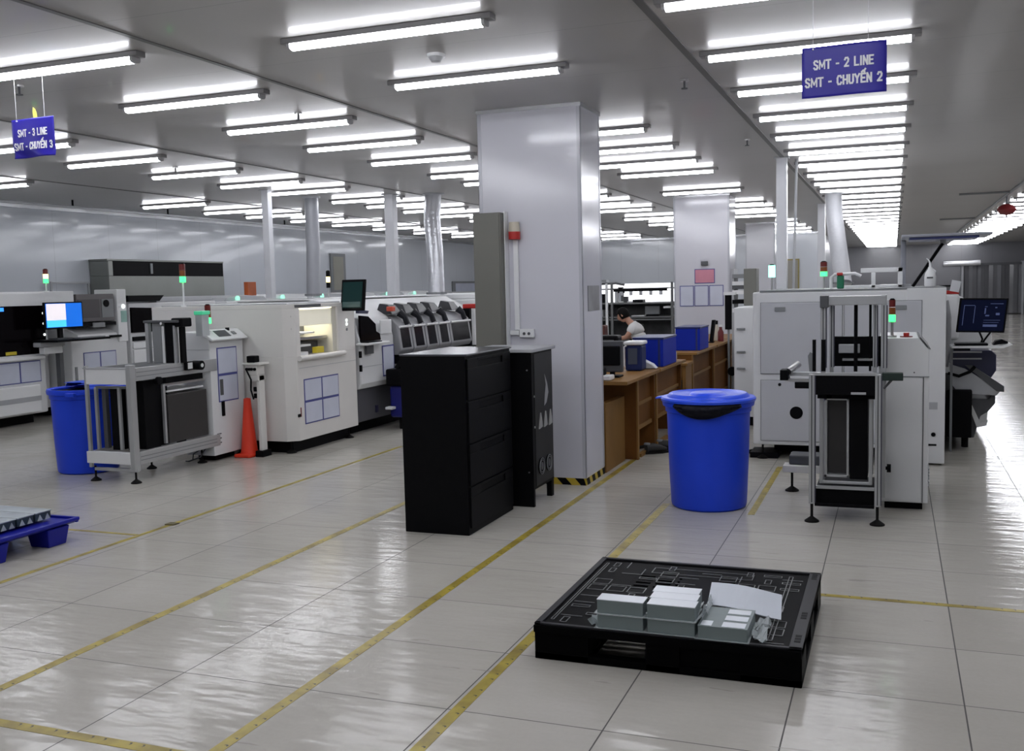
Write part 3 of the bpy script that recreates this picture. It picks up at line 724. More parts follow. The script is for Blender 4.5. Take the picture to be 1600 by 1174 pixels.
# ------------------------------------------------------------------ sprinklers, detector, conduits on the ceiling
def sprinkler(x, y, label):
    t = thing('sprinkler', (x, y, CZ), label, 'sprinkler', 'ceiling sprinklers')
    MB().cyl((x, y, CZ-0.012), (x, y, CZ), 0.03, n=16).build('escutcheon', STEEL, t)
    MB().cyl((x, y, CZ-0.06), (x, y, CZ-0.012), 0.008, n=8).build('stem', GREY_D, t)
    MB().cyl((x, y, CZ-0.064), (x, y, CZ-0.058), 0.022, n=12).build('deflector', GREY_D, t)
sprinkler(-1.358, 7.0, 'dark sprinkler right of the big pillar, nearest of two')
sprinkler(-1.358, 10.15, 'dark sprinkler right of the big pillar, farther of two')
sprinkler(-4.336, 6.82, 'dark sprinkler among the lights left of the big pillar')
sprinkler(-5.35, 5.1, 'dark sprinkler beside the left hanging sign')
sprinkler(-7.3, 9.0, 'small sprinkler in the far left ceiling, above the left loader')
t = thing('smoke_detector', (-2.56, 5.85-0.25, CZ), 'round white smoke detector between two near tube lights', 'smoke detector')
MB().cyl((-2.56, 5.55, CZ-0.018), (-2.56, 5.55, CZ), 0.055, n=24).build('base', W_BRIGHT, t)
MB().cyl((-2.56, 5.55, CZ-0.045), (-2.56, 5.55, CZ-0.018), 0.028, 0.045, n=24).build('head', GREY_L, t)
t = thing('ceiling_conduit', (1.75, 15, CZ), 'dark pipe along the ceiling above the right aisle', 'pipe')
MB().cyl((1.76, 8, CZ-0.03), (1.80, 34, CZ-0.03), 0.022, n=8).build('pipe', GREY_M, t)
for y in (18.4, 26.0): MB().cyl((1.0, y, CZ-0.03), (1.77, y, CZ-0.03), 0.018, n=8).build('branch_pipe', GREY_M, t)
t = thing('ceiling_conduit', (-9.8, 12, CZ), 'thin conduit with droppers along the far left ceiling', 'pipe')
MB().cyl((-10.9, 8, CZ-0.10), (-10.9, 24, CZ-0.10), 0.02, n=8).build('pipe', GREY_L, t)
for y in (11.2, 13.2, 16.5): MB().cyl((-10.9, y, CZ-0.10), (-10.9, y, CZ), 0.014, n=8).build('dropper', BLACK, t)
t = thing('fire_extinguisher', (1.80, 19.3, 2.55), 'dark red ball-shaped fire extinguisher hanging above the right aisle', 'fire extinguisher')
MB().lathe(1.80, 19.3, [(0, 2.60), (0.06, 2.61), (0.13, 2.65), (0.155, 2.70), (0.13, 2.75), (0.06, 2.79), (0, 2.80)], 24).build('body', RED_DK, t, smooth=True)
MB().cyl((1.80, 19.3, 2.79), (1.80, 19.3, CZ), 0.015, n=8).build('hanger', GREY_D, t)
MB().cyl((1.80, 19.3, 2.56), (1.80, 19.3, 2.61), 0.014, n=8).build('nozzle', GREY_D, t)

# ------------------------------------------------------------------ posts and ducts
def post(x, y, w_, z0, label, m=None, d=None):
    o = thing('square_post', (x, y, z0), label, 'post')
    B(x-w_/2, x+w_/2, y-(d or w_)/2, y+(d or w_)/2, z0, CZ).build('shaft', m or W_BRIGHT, o, bevel=0.004)
    B(x-w_*0.7, x+w_*0.7, y-w_*0.7, y+w_*0.7, CZ-0.012, CZ).build('flange', GREY_L, o)
    return o
WP = mat('white powder coated post', (0.56, 0.57, 0.60), 0.3)
post(-1.20, 11.85, 0.115, 0.0, 'white square post behind the right machine, nearest of two', WP)
post(-1.25, 19.3, 0.13, 0.0, 'white square post behind the right machine, farther of two', WP)
o = MB().tube([(-1.06, 12.1, CZ), (-1.07, 12.05, 2.3), (-1.09, 12.0, 1.4)], 0.014).build('cable_pipe', GREY_L); tag(o, 'thin grey pipe hanging beside the nearest white post', 'pipe')
post(-7.93, 11.6, 0.10, 1.5, 'thin white post farthest left behind the printer', WP)
post(-6.85, 13.12, 0.14, 0.0, 'white square post between two round ducts', WP)
def duct(path, r, label, m=DUCT):
    t = thing('exhaust_duct', path[-1], label, 'duct')
    MB().tube(path, r, 20).build('flexible_pipe', m, t, smooth=True)
    MB().cyl(path[-1], Vector(path[-1])+Vector((0, 0, 0.03)), r*1.25, n=20).build('flange', GREY_M, t)
    MB().cyl(path[0], Vector(path[0])-Vector((0, 0, 0.02)), r*1.3, n=20).build('ceiling_collar', GREY_L, t)
duct([(-7.95, 12.75, CZ), (-7.95, 12.75, 2.2), (-7.95, 12.7, 1.52)], 0.10, 'grey exhaust duct rising behind the printer', mat('grey duct', (0.33, 0.34, 0.37), 0.35))
duct([(-6.27, 13.35, CZ), (-6.28, 13.3, 2.6), (-6.20, 13.2, 2.1), (-6.17, 13.15, 1.5)], 0.12, 'shiny foil exhaust duct beside the big pillar', DUCT)
duct([(-0.91, 16.78, CZ), (-0.89, 16.7, 2.6), (-0.83, 16.4, 2.2), (-0.72, 16.0, 1.5)], 0.13, 'white flexible exhaust duct rising behind the right machine', mat('white duct', (0.52, 0.53, 0.56), 0.4, bump=0.5, bscale=20))
# ------------------------------------------------------------------ right line: oven / screen machine with two doors
t = thing('white_machine', (-0.38, 9.6, 0), 'wide white machine with two big doors behind the right loader', 'machine')
OX0, OX1, OY = -1.155, 0.400, 8.95
body = B(OX0, OX1, OY, 10.6, 0.13, 1.47).build('body', W_MACH, t, bevel=0.012)
B(OX0+0.06, OX1, OY-0.001, 10.5, 1.47, 1.485).build('top_edge', GREY_M, t)
B(0.10, OX1+0.002, OY-0.006, 9.6, 0.015, 1.478).build('end_panel', W_MACH, t, bevel=0.006)
for (x0, x1, z0, z1) in ((-1.085, -0.41, 0.76, 1.375), (-1.085, -0.41, 0.17, 0.70), (-0.39, 0.215, 0.76, 1.375), (-0.39, 0.09, 0.17, 0.70)):
    B(x0-0.005, x1+0.005, OY-0.0085, OY-0.002, z0-0.005, z1+0.005).build('door_gap', GREY_M, t)
    d = B(x0, x1, OY-0.016, OY-0.004, z0, z1).build('door', mat('door panel paint', (0.50, 0.51, 0.54), 0.42, vary=0.04), t, bevel=0.003)
    if z0 > 0.5:
        hx = x0+0.165 if x0 < -1 else x1-0.16
        B(hx-0.045, hx+0.045, OY-0.024, OY-0.016, z1-0.075, z1-0.035).build('handle', GREY_M, d, bevel=0.006)
    elif x0 < -1:
        MB().cyl((x0+0.16, OY-0.022, z1-0.035), (x0+0.16, OY-0.016, z1-0.035), 0.014, n=12).build('lock', BLACK, d)
        MB().cyl((-0.785, OY-0.020, 0.42), (-0.785, OY-0.015, 0.42), 0.055, n=28).build('port', BLACK, d)
MB().cyl((0.315, OY-0.012, 0.26), (0.315, OY-0.006, 0.26), 0.018, n=14).build('knob', BLACK, t)
B(0.26, 0.34, OY-0.010, OY-0.006, 0.165, 0.18).build('slot', BLACK, t)
B(0.28, 0.345, OY-0.008, OY-0.006, 0.47, 0.53).build('vent', GREY_L, t)
for x in (-1.08, -0.68): foot(x, OY+0.06, t, 0.14, 0.05)
B(-1.0, 0.0, 9.2, 10.4, 0.03, 0.13).build('base', BLACK, t)
B(-1.19, -0.95, 9.0, 9.3, 0.0, 0.05).build('base_plate', BLACK, t)
tower(t, -1.03, 9.3, 1.47, 1.60, [('lit_lamp', mat('lit cyan lamp', (0.2, 0.9, 0.8), 0.3, emit=(0.35, 1.0, 0.75), estr=2.0))], r=0.03, h=0.11)
tw = tower(t, -0.62, 9.9, 1.47, 1.60, [('green_lens', LIT_G), ('amber_lens', OFF_A), ('red_lens', OFF_R)], r=0.032, h=0.045)
MB().tube([(-0.52, 9.3, 1.48), (-0.52, 9.3, 1.585), (-0.49, 9.3, 1.61), (-0.32, 9.3, 1.615), (-0.27, 9.3, 1.59)], 0.014).build('hand_rail', W_BRIGHT, t)
B(-0.47, -0.41, 9.25, 9.29, 1.485, 1.60).build('valve', OFF_G, t, bevel=0.01)
B(-0.47, -0.42, 9.24, 9.28, 1.60, 1.625).build('stop_button', RED, t, bevel=0.006)
fr = MB().box(-0.28, 0.07, 9.5, 9.54, 1.62, 1.66).box(-0.19, -0.155, 9.5, 9.54, 1.485, 1.62).box(0.03, 0.07, 9.5, 9.54, 1.485, 1.66).box(-0.48, 0.07, 9.5, 9.54, 1.485, 1.51)
fr.build('top_frame', W_BRIGHT, t, bevel=0.004)
B(-0.12, 0.14, 9.55, 9.9, 1.485, 1.51).build('vent_plate', GREY_L, t)
# raised hood with blue underside held by gas strut
t2 = B(0.055, 0.76, 9.2, 9.9, 1.905, 1.93).build('open_hood', mat('grey hood paint', (0.28, 0.29, 0.33), 0.4), t, bevel=0.006); t2['label'] = 'raised grey hood with blue underside'
B(0.055, 0.10, 9.85, 9.9, 1.486, 1.905).build('hood_upright', MATS['grey hood paint'], t2, bevel=0.005)
B(0.12, 0.66, 9.22, 9.8, 1.885, 1.905).build('blue_underside', mat('deep blue panel', (0.02, 0.03, 0.14), 0.4), t2)
MB().cyl((0.155, 9.6, 1.486), (0.395, 9.6, 1.86), 0.014, n=10).build('gas_strut', BLACK, t2)
B(0.37, 0.42, 9.57, 9.63, 1.86, 1.905).build('strut_bracket', GREY_L, t2)
t = thing('spray_bottle', (0.285, 9.2, 1.487), 'white plastic wash bottle standing on the right machine', 'bottle')
MB().lathe(0.285, 9.2, [(0, 1.488), (0.042, 1.488), (0.046, 1.50), (0.046, 1.57), (0.040, 1.60), (0.018, 1.635), (0.016, 1.65), (0, 1.65)], 24).build('bottle', W_BRIGHT, t, smooth=True)
MB().tube([(0.285, 9.2, 1.65), (0.282, 9.2, 1.685), (0.27, 9.2, 1.71), (0.255, 9.2, 1.725)], [0.011, 0.008, 0.006, 0.004], 8).build('nozzle', W_BRIGHT, t)
MB().tube([(0.295, 9.2, 1.64), (0.325, 9.2, 1.615), (0.32, 9.2, 1.60)], 0.007, 8).build('trigger', W_BRIGHT, t)
B(0.258, 0.306, 9.150, 9.154, 1.555, 1.568).build('label_print', GREY_D, t)

# ------------------------------------------------------------------ right loader (frame + cabinet)
t = thing('magazine_loader', (-0.2, 7.1, 0), 'right-hand magazine loader with open aluminium frame and white cabinet', 'loader')
def bars(lst, m, name, parent, w_=0.035, bevel=0.003):
    for (p, q) in lst:
        (x0, y0, z0), (x1, y1, z1) = p, q; h = w_/2
        b = MB(); b.box(min(x0, x1)-(h if x0 == x1 else 0), max(x0, x1)+(h if x0 == x1 else 0), min(y0, y1)-(h if y0 == y1 else 0), max(y0, y1)+(h if y0 == y1 else 0), min(z0, z1)-(h if z0 == z1 else 0), max(z0, z1)+(h if z0 == z1 else 0))
        b.build(name, m, parent, bevel=bevel)
LX0, LX1, LY = -0.488, -0.088, 6.66
bars([((LX0, LY, 0.12), (LX0, LY, 0.965)), ((LX1, LY, 0.12), (LX1, LY, 0.965))], ALU, 'leg', t, 0.036)
for x, y, z1 in ((LX0, LY, 0.955), (LX1, LY, 0.955), (LX0+0.05, LY+0.30, 1.39), (-0.06, LY+0.30, 1.39), (LX0+0.10, LY+0.36, 1.39), (-0.115, LY+0.36, 1.39)):
    hw_ = 0.018 if y == LY else (0.017 if y < LY+0.35 else 0.013)
    z0 = 0.13 if y == LY else 0.98
    B(x-0.0035, x+0.0035, y-hw_-0.0006, y-hw_, z0, z1).build('profile_slot', GREY_D, t)
    B(x+hw_, x+hw_+0.006, y-hw_, y+hw_*0.5, z0, z1).build('dark_side_strip', mat('dark violet strip', (0.05, 0.05, 0.075), 0.4), t)  # thin dark strip along one side of each post
bars([((LX0+0.05, LY+0.30, 0.12), (LX0+0.05, LY+0.30, 1.43)), ((-0.06, LY+0.30, 0.12), (-0.06, LY+0.30, 1.46))], ALU, 'rear_upright', t, 0.034)
bars([((LX0+0.10, LY+0.36, 0.9), (LX0+0.10, LY+0.36, 1.43)), ((-0.115, LY+0.36, 0.9), (-0.115, LY+0.36, 1.43))], ALU, 'inner_upright', t, 0.026)
B(LX0+0.035, -0.045, LY+0.28, LY+0.33, 1.395, 1.455).build('top_beam', ALU, t, bevel=0.004)
B(LX0+0.03, LX0+0.085, LY+0.26, LY+0.35, 1.38, 1.46).build('top_bracket', GREY_D, t, bevel=0.004)
MB().cyl((-0.235, LY+0.36, 0.95), (-0.235, LY+0.36, 1.40), 0.012, n=10).build('lead_screw', BLACK, t)
MB().cyl((-0.145, LY+0.40, 0.95), (-0.145, LY+0.40, 1.40), 0.008, n=10).build('guide_rod', BLACK, t)
B(LX0+0.018, LX1-0.018, LY-0.01, LY+0.05, 0.83, 0.955).build('black_crossbeam', BLACK, t, bevel=0.004)
B(LX0+0.03, LX1, LY+0.05, LY+0.3, 0.80, 0.85).build('conveyor_bed', BLACK, t)
B(LX0+0.0, LX1+0.0, LY-0.015, LY+0.02, 0.955, 0.972).build('crossbeam_cap', ALU, t)
B(LX0+0.10, LX1+0.02, LY+0.42, LY+0.48, 0.98, 1.18).build('rear_plate', BLACK, t)
B(-0.345, -0.21, LY+0.39, LY+0.42, 1.07, 1.13).build('sensor_block', GREY_L, t, bevel=0.004)
B(-0.32, -0.13, LY+0.38, LY+0.42, 1.02, 1.035).build('push_bar', STEEL, t)
B(-0.40, -0.37, LY+0.05, LY+0.09, 0.80, 0.84).build('clamp', GREY_D, t); B(-0.25, -0.16, LY-0.012, LY+0.01, 0.835, 0.85).build('switch', GREY_L, t)
# magazine cage
for x in (-0.435, -0.132):
    bars([((x, LY+0.08, 0.25), (x, LY+0.08, 0.82)), ((x, LY+0.42, 0.25), (x, LY+0.42, 0.82))], ALU, 'cage_post', t, 0.022)
bars([((-0.446, LY+0.08, 0.82), (-0.121, LY+0.08, 0.82)), ((-0.446, LY+0.08, 0.25), (-0.121, LY+0.08, 0.25)), ((-0.446, LY+0.42, 0.82), (-0.121, LY+0.42, 0.82))], ALU, 'cage_rail', t, 0.02)
mg = MB().box(-0.42, -0.40, LY+0.10, LY+0.40, 0.28, 0.80).box(-0.28, -0.265, LY+0.10, LY+0.40, 0.28, 0.80).box(-0.42, -0.265, LY+0.10, LY+0.40, 0.28, 0.295).box(-0.42, -0.265, LY+0.10, LY+0.40, 0.785, 0.80)
mg.build('magazine_frame', ALU, t, bevel=0.002)
B(-0.398, -0.282, LY+0.16, LY+0.38, 0.296, 0.785).build('magazine_panel', SMOKED, t)
B(-0.26, -0.15, LY+0.10, LY+0.40, 0.27, 0.80).build('black_magazine', BLACK, t, bevel=0.004)
B(LX0+0.02, LX1-0.02, LY+0.04, LY+0.5, 0.10, 0.215).build('base_box', BLACK, t, bevel=0.004)
bars([((LX0+0.018, LY, 0.115), (LX1-0.018, LY, 0.115))], BLACK, 'lower_crossbar', t, 0.02)
B(LX0+0.02, LX1-0.02, LY+0.02, LY+0.05, 0.215, 0.232).build('lower_rail', ALU, t)
for x in (LX0, LX1): foot(x, LY, t, 0.13, 0.046)
foot(-0.70, 7.62, t, 0.15, 0.05)
B(-0.76, -0.48, 7.55, 7.70, 0.15, 0.20).build('base_beam', W_CREAM, t, bevel=0.004)
B(-0.72, -0.50, 7.6, 7.8, 0.20, 0.27).build('valve_unit', GREY_D, t, bevel=0.01)
# side conveyor arms
B(-0.70, LX0+0.04, 6.98, 7.02, 0.92, 0.945).build('conveyor_rail', ALU, t); B(-0.68, LX0+0.04, 6.93, 6.97, 0.885, 0.905).build('conveyor_rail', STEEL, t)
B(-0.715, -0.66, 6.92, 7.04, 0.895, 0.965).build('rail_end', BLACK, t, bevel=0.004)
B(-0.62, -0.49, 6.93, 7.02, 0.84, 0.885).build('conveyor_motor', BLACK, t, bevel=0.006)
MB().cyl((-0.66, 6.95, 0.955), (-0.60, 7.02, 1.0), 0.022, n=14).build('roller', STEEL, t)
MB().prism([(-0.515, 0.965), (-0.475, 0.965), (-0.485, 1.08), (-0.51, 1.095), (-0.525, 1.07)], 1, 6.80, 6.83).build('grey_lever', GREY_M, t)
B(LX1+0.02, 0.06, 6.86, 6.93, 0.905, 0.955).build('right_arm', mat('dark green steel', (0.015, 0.03, 0.025), 0.4), t, bevel=0.004)
MB().cyl((LX1+0.03, 6.9, 0.85), (-0.01, 6.9, 0.905), 0.008, n=8).build('arm_brace', GREY_D, t)
B(-0.40-0.09, -0.47, LY+0.06, LY+0.1, 0.975, 1.18).build('side_guide', BLACK, t); B(-0.435, -0.41, LY+0.06, LY+0.1, 0.975, 1.18).build('side_guide', BLACK, t)
# cabinet
c = MB().prism([(-0.09, 0.055), (0.222, 0.055), (0.222, 1.085), (0.158, 1.165), (-0.09, 1.165)], 1, 7.14, 7.95).build('cabinet', W_MACH, t, bevel=0.004)
B(-0.092, 0.224, 7.132, 7.14, 0.905, 0.91).build('seam', GREY_M, c); B(0.185, 0.190, 7.134, 7.14, 0.06, 0.905).build('seam', GREY_D, c)
B(-0.05, 0.18, 7.134, 7.14, 0.065, 0.9).build('front_panel', W_MACH, c)
MB().prism([(0.162, 1.166), (0.226, 1.088), (0.230, 1.092), (0.166, 1.172)], 1, 7.135, 7.9).build('screen_bezel', GREY_D, c)
for x in (-0.05, 0.13): MB().cyl((x, 7.140, 0.935), (x, 7.136, 0.935), 0.005, n=8).build('screw', GREY_D, c)
for i in range(6): B(0.2225, 0.232, 7.16, 7.5, 0.17+i*0.022, 0.177+i*0.022).build('vent_fin', GREY_L, c)
B(-0.05, 0.19, 7.2, 7.9, 0.0, 0.055).build('plinth', BLACK, t)
MB().cyl((-0.085, 7.05, 0.30), (-0.02, 7.05, 0.30), 0.012, n=8).cyl((-0.035, 7.05, 0.30), (-0.01, 7.05, 0.30), 0.028, n=12).build('plug', BLACK, t)
tower(t, -0.01, 7.25, 1.165, 1.27, [('green_lens', LIT_G), ('amber_lens', OFF_A), ('red_lens', OFF_R)], r=0.021, h=0.05)
MB().cyl((0.08, 7.25, 1.165), (0.08, 7.25, 1.172), 0.04, n=16).build('button_plate', RED_DK, t)
MB().cyl((0.08, 7.25, 1.172), (0.08, 7.25, 1.195), 0.018, n=14).build('emergency_button', RED, t)

# ------------------------------------------------------------------ far part of right line: mounter with monitor, feeders
t = thing('placement_machine', (0.4, 11.5, 0), 'white placement machine with feeder carts behind the right machine', 'machine')
B(-0.95, 0.47, 10.75, 13.9, 0.12, 1.38).build('body', W_MACH, t, bevel=0.02)
MB().prism([(0.40, 1.38), (0.62, 1.37), (0.90, 1.16), (0.90, 0.55), (0.87, 0.10), (0.40, 0.10)], 1, 10.85, 12.4).build('side_cover', W_MACH, t, bevel=0.02)
B(0.44, 0.60, 10.80, 10.86, 1.395, 1.43).build('red_stripe', RED, t, bevel=0.004)
B(0.44, 0.60, 10.79, 10.90, 0.95, 1.395).build('corner_guard', W_BRIGHT, t, bevel=0.02)
B(-0.9, 0.55, 10.9, 13.9, 0.0, 0.12).build('base', BLACK, t)
MB().tube([(0.435, 9.9, 1.35), (0.46, 9.9, 1.2), (0.46, 9.9, 0.95), (0.44, 9.9, 0.75)], 0.03).build('guard_tube', GREY_L, t)
o = MB().rot((0, 0, 0), 'X', 0); o.box(0.515, 0.60, 10.74, 10.745, 1.42, 1.53); o.rot((0.55, 10.74, 1.45), 'Y', 0.2)
o = o.build('note_card', PAPER_W); tag(o, 'tilted white note card standing behind the right monitor', 'card')
t = thing('feeder_cart', (0.65, 10.0, 0), 'black feeder cart with open reel guard right of the white machine', 'cart')
MB().prism([(9.75, 0.12), (10.75, 0.12), (10.75, 0.62), (9.75, 0.55)], 0, 0.45, 0.66).build('cart_body', BLACK, t, bevel=0.01)
MB().prism([(0.45, 0.46), (0.80, 0.46), (0.86, 0.55), (0.86, 0.42), (0.80, 0.34), (0.74, 0.30), (0.69, 0.10), (0.45, 0.10)], 1, 9.9, 10.6).build('waste_bin', GREY_D, t, bevel=0.01)
MB().prism([(0.64, 0.40), (0.67, 0.40), (0.74, 0.24), (0.80, 0.27), (0.79, 0.22), (0.71, 0.20)], 1, 9.87, 9.895).build('tape_scraps', W_MACH, t)
MB().prism([(0.47, 0.78), (0.60, 0.74), (0.72, 0.66), (0.89, 0.54), (0.86, 0.50), (0.55, 0.52), (0.49, 0.60)], 1, 9.80, 9.83).build('reel_guard', mat('pale reel guard', (0.40, 0.41, 0.43), 0.35), t, bevel=0.003)
MB().prism([(0.60, 0.77), (0.66, 0.77), (0.92, 0.585), (0.92, 0.535), (0.86, 0.54)], 1, 9.79, 9.835).build('guard_edge', GREY_D, t, bevel=0.003)
MB().tube([(0.46, 9.78, 0.70), (0.55, 9.77, 0.675), (0.64, 9.77, 0.715), (0.68, 9.78, 0.76)], 0.014).build('black_hose', BLACK, t)
MB().prism([(0.49, 0.90), (0.82, 0.90), (0.86, 0.86), (0.86, 0.72), (0.80, 0.62), (0.66, 0.66), (0.49, 0.76)], 1, 9.86, 10.3).build('feeder_bank', mat('navy feeder bank', (0.02, 0.022, 0.06), 0.35), t, bevel=0.01)
for z in (0.88, 0.82): B(0.50, 0.74, 9.84, 9.86, z, z+0.012).build('rail', GREY_L, t)
MB().cyl((0.62, 10.0, 0), (0.62, 10.0, 0.1), 0.03, n=12).build('caster', RUBBER, t); MB().cyl((0.55, 10.6, 0), (0.55, 10.6, 0.12), 0.03, n=12).build('caster', RUBBER, t)
t = thing('desktop_monitor', (0.72, 9.5, 0.96), 'dark monitor showing a navy program window on the right machine tray', 'monitor')
m_ = MB().box(0.535, 0.915, 9.49, 9.52, 1.08, 1.375)
def shear(mb):
    mb.v = [(x-0.10*(1.375-z)-0.0*(x), y, z-0.02*(x-0.7)) for x, y, z in mb.v]; return mb
shear(m_).build('bezel', BLACK, t, bevel=0.005)
shear(MB().box(0.55, 0.90, 9.4885, 9.49, 1.095, 1.36)).build('screen', SCREEN_D, t)
px = MB()
for (x0, x1, z0, z1) in ((0.575, 0.58, 1.14, 1.31), (0.66, 0.665, 1.16, 1.31), (0.575, 0.66, 1.31, 1.315), (0.74, 0.76, 1.30, 1.305), (0.78, 0.88, 1.325, 1.33), (0.74, 0.75, 1.24, 1.29), (0.75, 0.78, 1.22, 1.232), (0.82, 0.835, 1.29, 1.30), (0.74, 0.87, 1.185, 1.188), (0.74, 0.85, 1.13, 1.15), (0.83, 0.86, 1.23, 1.25), (0.74, 0.86, 1.165, 1.168)):
    px.box(x0, x1, 9.4875, 9.4885, z0, z1)
shear(px).build('screen_window', mat('pale blue screen graphics', (0.05, 0.06, 0.12), 0.3, emit=(0.08, 0.11, 0.26), estr=0.35), t)
MB().tube([(0.69, 9.53, 1.09), (0.72, 9.55, 1.02), (0.71, 9.56, 0.985)], 0.008).tube([(0.78, 9.53, 1.08), (0.735, 9.55, 1.01), (0.725, 9.56, 0.985)], 0.008).build('stand', BLACK, t)
t = thing('keyboard_tray', (0.7, 9.55, 0.93), 'white tray arm holding the keyboard at the right machine', 'tray')
MB().prism([(0.47, 0.945), (0.88, 0.945), (0.95, 0.975), (0.93, 0.99), (0.86, 0.965), (0.47, 0.965)], 1, 9.45, 9.75).build('tray', W_BRIGHT, t, bevel=0.004)
B(0.49, 0.62, 9.47, 9.7, 0.925, 0.945).build('bracket', BLACK, t); B(0.475, 0.495, 9.7, 9.72, 0.0, 0.945).build('arm', GREY_M, t)
t = thing('keyboard', (0.65, 9.55, 0.967), 'black keyboard on the white tray of the right machine', 'keyboard')
B(0.50, 0.76, 9.47, 9.65, 0.967, 0.985).build('case', BLACK, t, bevel=0.004); B(0.515, 0.745, 9.48, 9.64, 0.985, 0.99).build('keys', GREY_D, t)
o = MB().prism([(0.80, 0.968), (0.92, 0.985), (0.915, 1.0), (0.87, 1.02), (0.82, 1.005)], 1, 9.5, 9.62).build('computer_mouse', BLACK, bevel=0.006); tag(o, 'black mouse on its pad right of the keyboard', 'mouse')

# things between second pillar and the right machine
t = thing('wall_cabinet', (-1.58, 12.0, 1.29), 'olive grey box mounted left of the right machine', 'electrical box')
B(-1.645, -1.50, 11.95, 12.2, 1.29, 1.72).build('enclosure', OLIVE, t, bevel=0.006)
B(-1.64, -1.505, 11.942, 11.95, 1.295, 1.715).build('door', OLIVE, t, bevel=0.002)
t = thing('side_equipment', (-1.5, 11.5, 0), 'pale cabinet with small handles left of the right machine', 'machine')
B(-1.62, -1.28, 11.0, 12.6, 0.10, 1.29).build('body', W_MACH, t, bevel=0.01)
B(-1.60, -1.29, 11.05, 12.5, 0, 0.10).build('base', BLACK, t)
for z in (1.05, 0.8, 0.62): B(-1.59, -1.50, 10.97, 11.0, z, z+0.02).build('handle', GREY_M, t, bevel=0.004)
t = thing('component_rack', (-2.0, 14.0, 0), 'narrow rack of grey trays beside the second pillar', 'rack')
B(-2.09, -2.06, 14.0, 14.4, 0, 1.75).build('post', GREY_L, t); B(-1.86, -1.83, 14.0, 14.4, 0, 1.75).build('post', GREY_L, t)
for i, (z, m_) in enumerate(((1.62, GREY_M), (1.52, W_BRIGHT), (1.47, GREY_D), (1.40, W_BRIGHT), (1.27, BLACK), (1.15, W_BRIGHT))):
    B(-2.08, -1.84, 13.98, 14.4, z, z+0.055).build('tray', m_, t)
B(-2.06, -1.86, 14.05, 14.4, 0.1, 1.1).build('cabinet', GREY_L, t)
t = thing('air_cylinder', (-2.12, 13.2, 0), 'slim black air cylinder on a pole beside the second pillar', 'air cylinder')
MB().cyl((-2.03, 13.3, 0.95), (-2.03, 13.3, 1.4), 0.045, n=14).build('cylinder', BLACK, t)
MB().cyl((-2.03, 13.3, 0), (-2.03, 13.3, 0.95), 0.014, n=8).build('pole', GREY_M, t)
B(-2.09, -1.93, 13.27, 13.33, 1.4, 1.44).build('bracket', W_MACH, t)
MB().cyl((-1.98, 13.3, 0.40), (-1.98, 13.25, 0.40), 0.06, n=14).build('valve', BLACK, t)
MB().cyl((-1.98, 13.3, 0.0), (-1.98, 13.3, 0.36), 0.015, n=8).build('valve_pipe', GREY_M, t)
t = thing('cable_coil', (-1.27, 9.3, 0), 'black cables lying under the left end of the right machine', 'cable')
MB().tube([(-1.25+0.09*math.cos(a), 9.15+0.05*math.sin(a), 0.03+0.01*math.sin(3*a)) for a in [i*0.5 for i in range(26)]], 0.013, 8).build('cable', RUBBER, t)

# ------------------------------------------------------------------ left printer
t = thing('printer_machine', (-6.2, 8.8, 0), 'big cream screen printer with lit window left of centre', 'machine')
PX0, PX1, PY0, PY1 = -7.05, -5.40, 8.21, 9.42
ch = 0.10
foot_full = [(PX0, PY0), (PX1-ch, PY0), (PX1, PY0+ch*0.75), (PX1, PY1), (PX0, PY1)]
b = MB().prism(foot_full, 2, 0.125, 0.945).prism(foot_full, 2, 1.415, 1.455)
b.prism([(PX0, PY0), (PX1-ch, PY0), (PX1, PY0+ch*0.75), (PX1, 8.36), (PX0, 8.36)], 2, 0.945, 1.415)
b.box(PX0, PX1, 9.07, PY1, 0.945, 1.415)
b.build('body', W_CREAM, t, bevel=0.004)
INT = mat('warm lit interior', (0.62, 0.60, 0.52), 0.5)
B(PX0, -6.15, 8.36, 9.07, 0.945, 1.415).build('interior_back', INT, t)
B(-6.15, PX1-0.02, 8.99, 9.07, 0.95, 1.41).build('interior_side', INT, t)
B(-6.1, -5.45, 8.40, 9.04, 1.409, 1.413).build('interior_light', emis('interior strip lamp', (1.0, 0.93, 0.72), 5.0), t)
B(PX1-0.05, PX1-0.03, 8.37, 9.0, 1.24, 1.40).build('inner_hood', mat('cream inner hood', (0.72, 0.70, 0.60), 0.4, emit=(1.0, 0.95, 0.78), estr=0.25), t, bevel=0.004)  # hood is no lamp; interior light on it is painted as glow
B(-6.0, PX1-0.08, 8.37, 8.98, 1.10, 1.125).build('inner_rail', STEEL, t)
B(-5.8, PX1-0.05, 8.37, 8.70, 1.16, 1.175).build('inner_plate', W_BRIGHT, t); B(-6.0, PX1-0.05, 8.37, 8.62, 1.035, 1.055).build('inner_plate', W_BRIGHT, t)
B(-6.1, -5.6, 8.6, 9.0, 0.95, 1.07).build('inner_block', GREY_D, t); B(-6.1, -5.7, 8.7, 8.9, 1.13, 1.24).build('inner_motor', GREY_D, t)
B(-5.55, PX1-0.02, 8.36, 8.52, 0.95, 0.985).build('inner_plate', W_BRIGHT, t)
B(PX1-0.06, PX1-0.01, 8.66, 8.80, 0.96, 1.02).build('yellow_label', YELLOW, t)
MB().cyl((PX1+0.02, 8.30, 0.93), (PX1+0.02, 9.15, 0.93), 0.026, n=16).build('window_handle', W_CREAM, t, smooth=True)
B(PX1, PX1+0.004, 8.28, 8.75, 1.425, 1.452).build('vent_slot', GREY_D, t)
for z in (1.34, 1.22): MB().cyl((PX1-0.035, PY0+0.078, z), (PX1-0.02, PY0+0.065, z), 0.022, n=14).build('knob', BLACK, t)
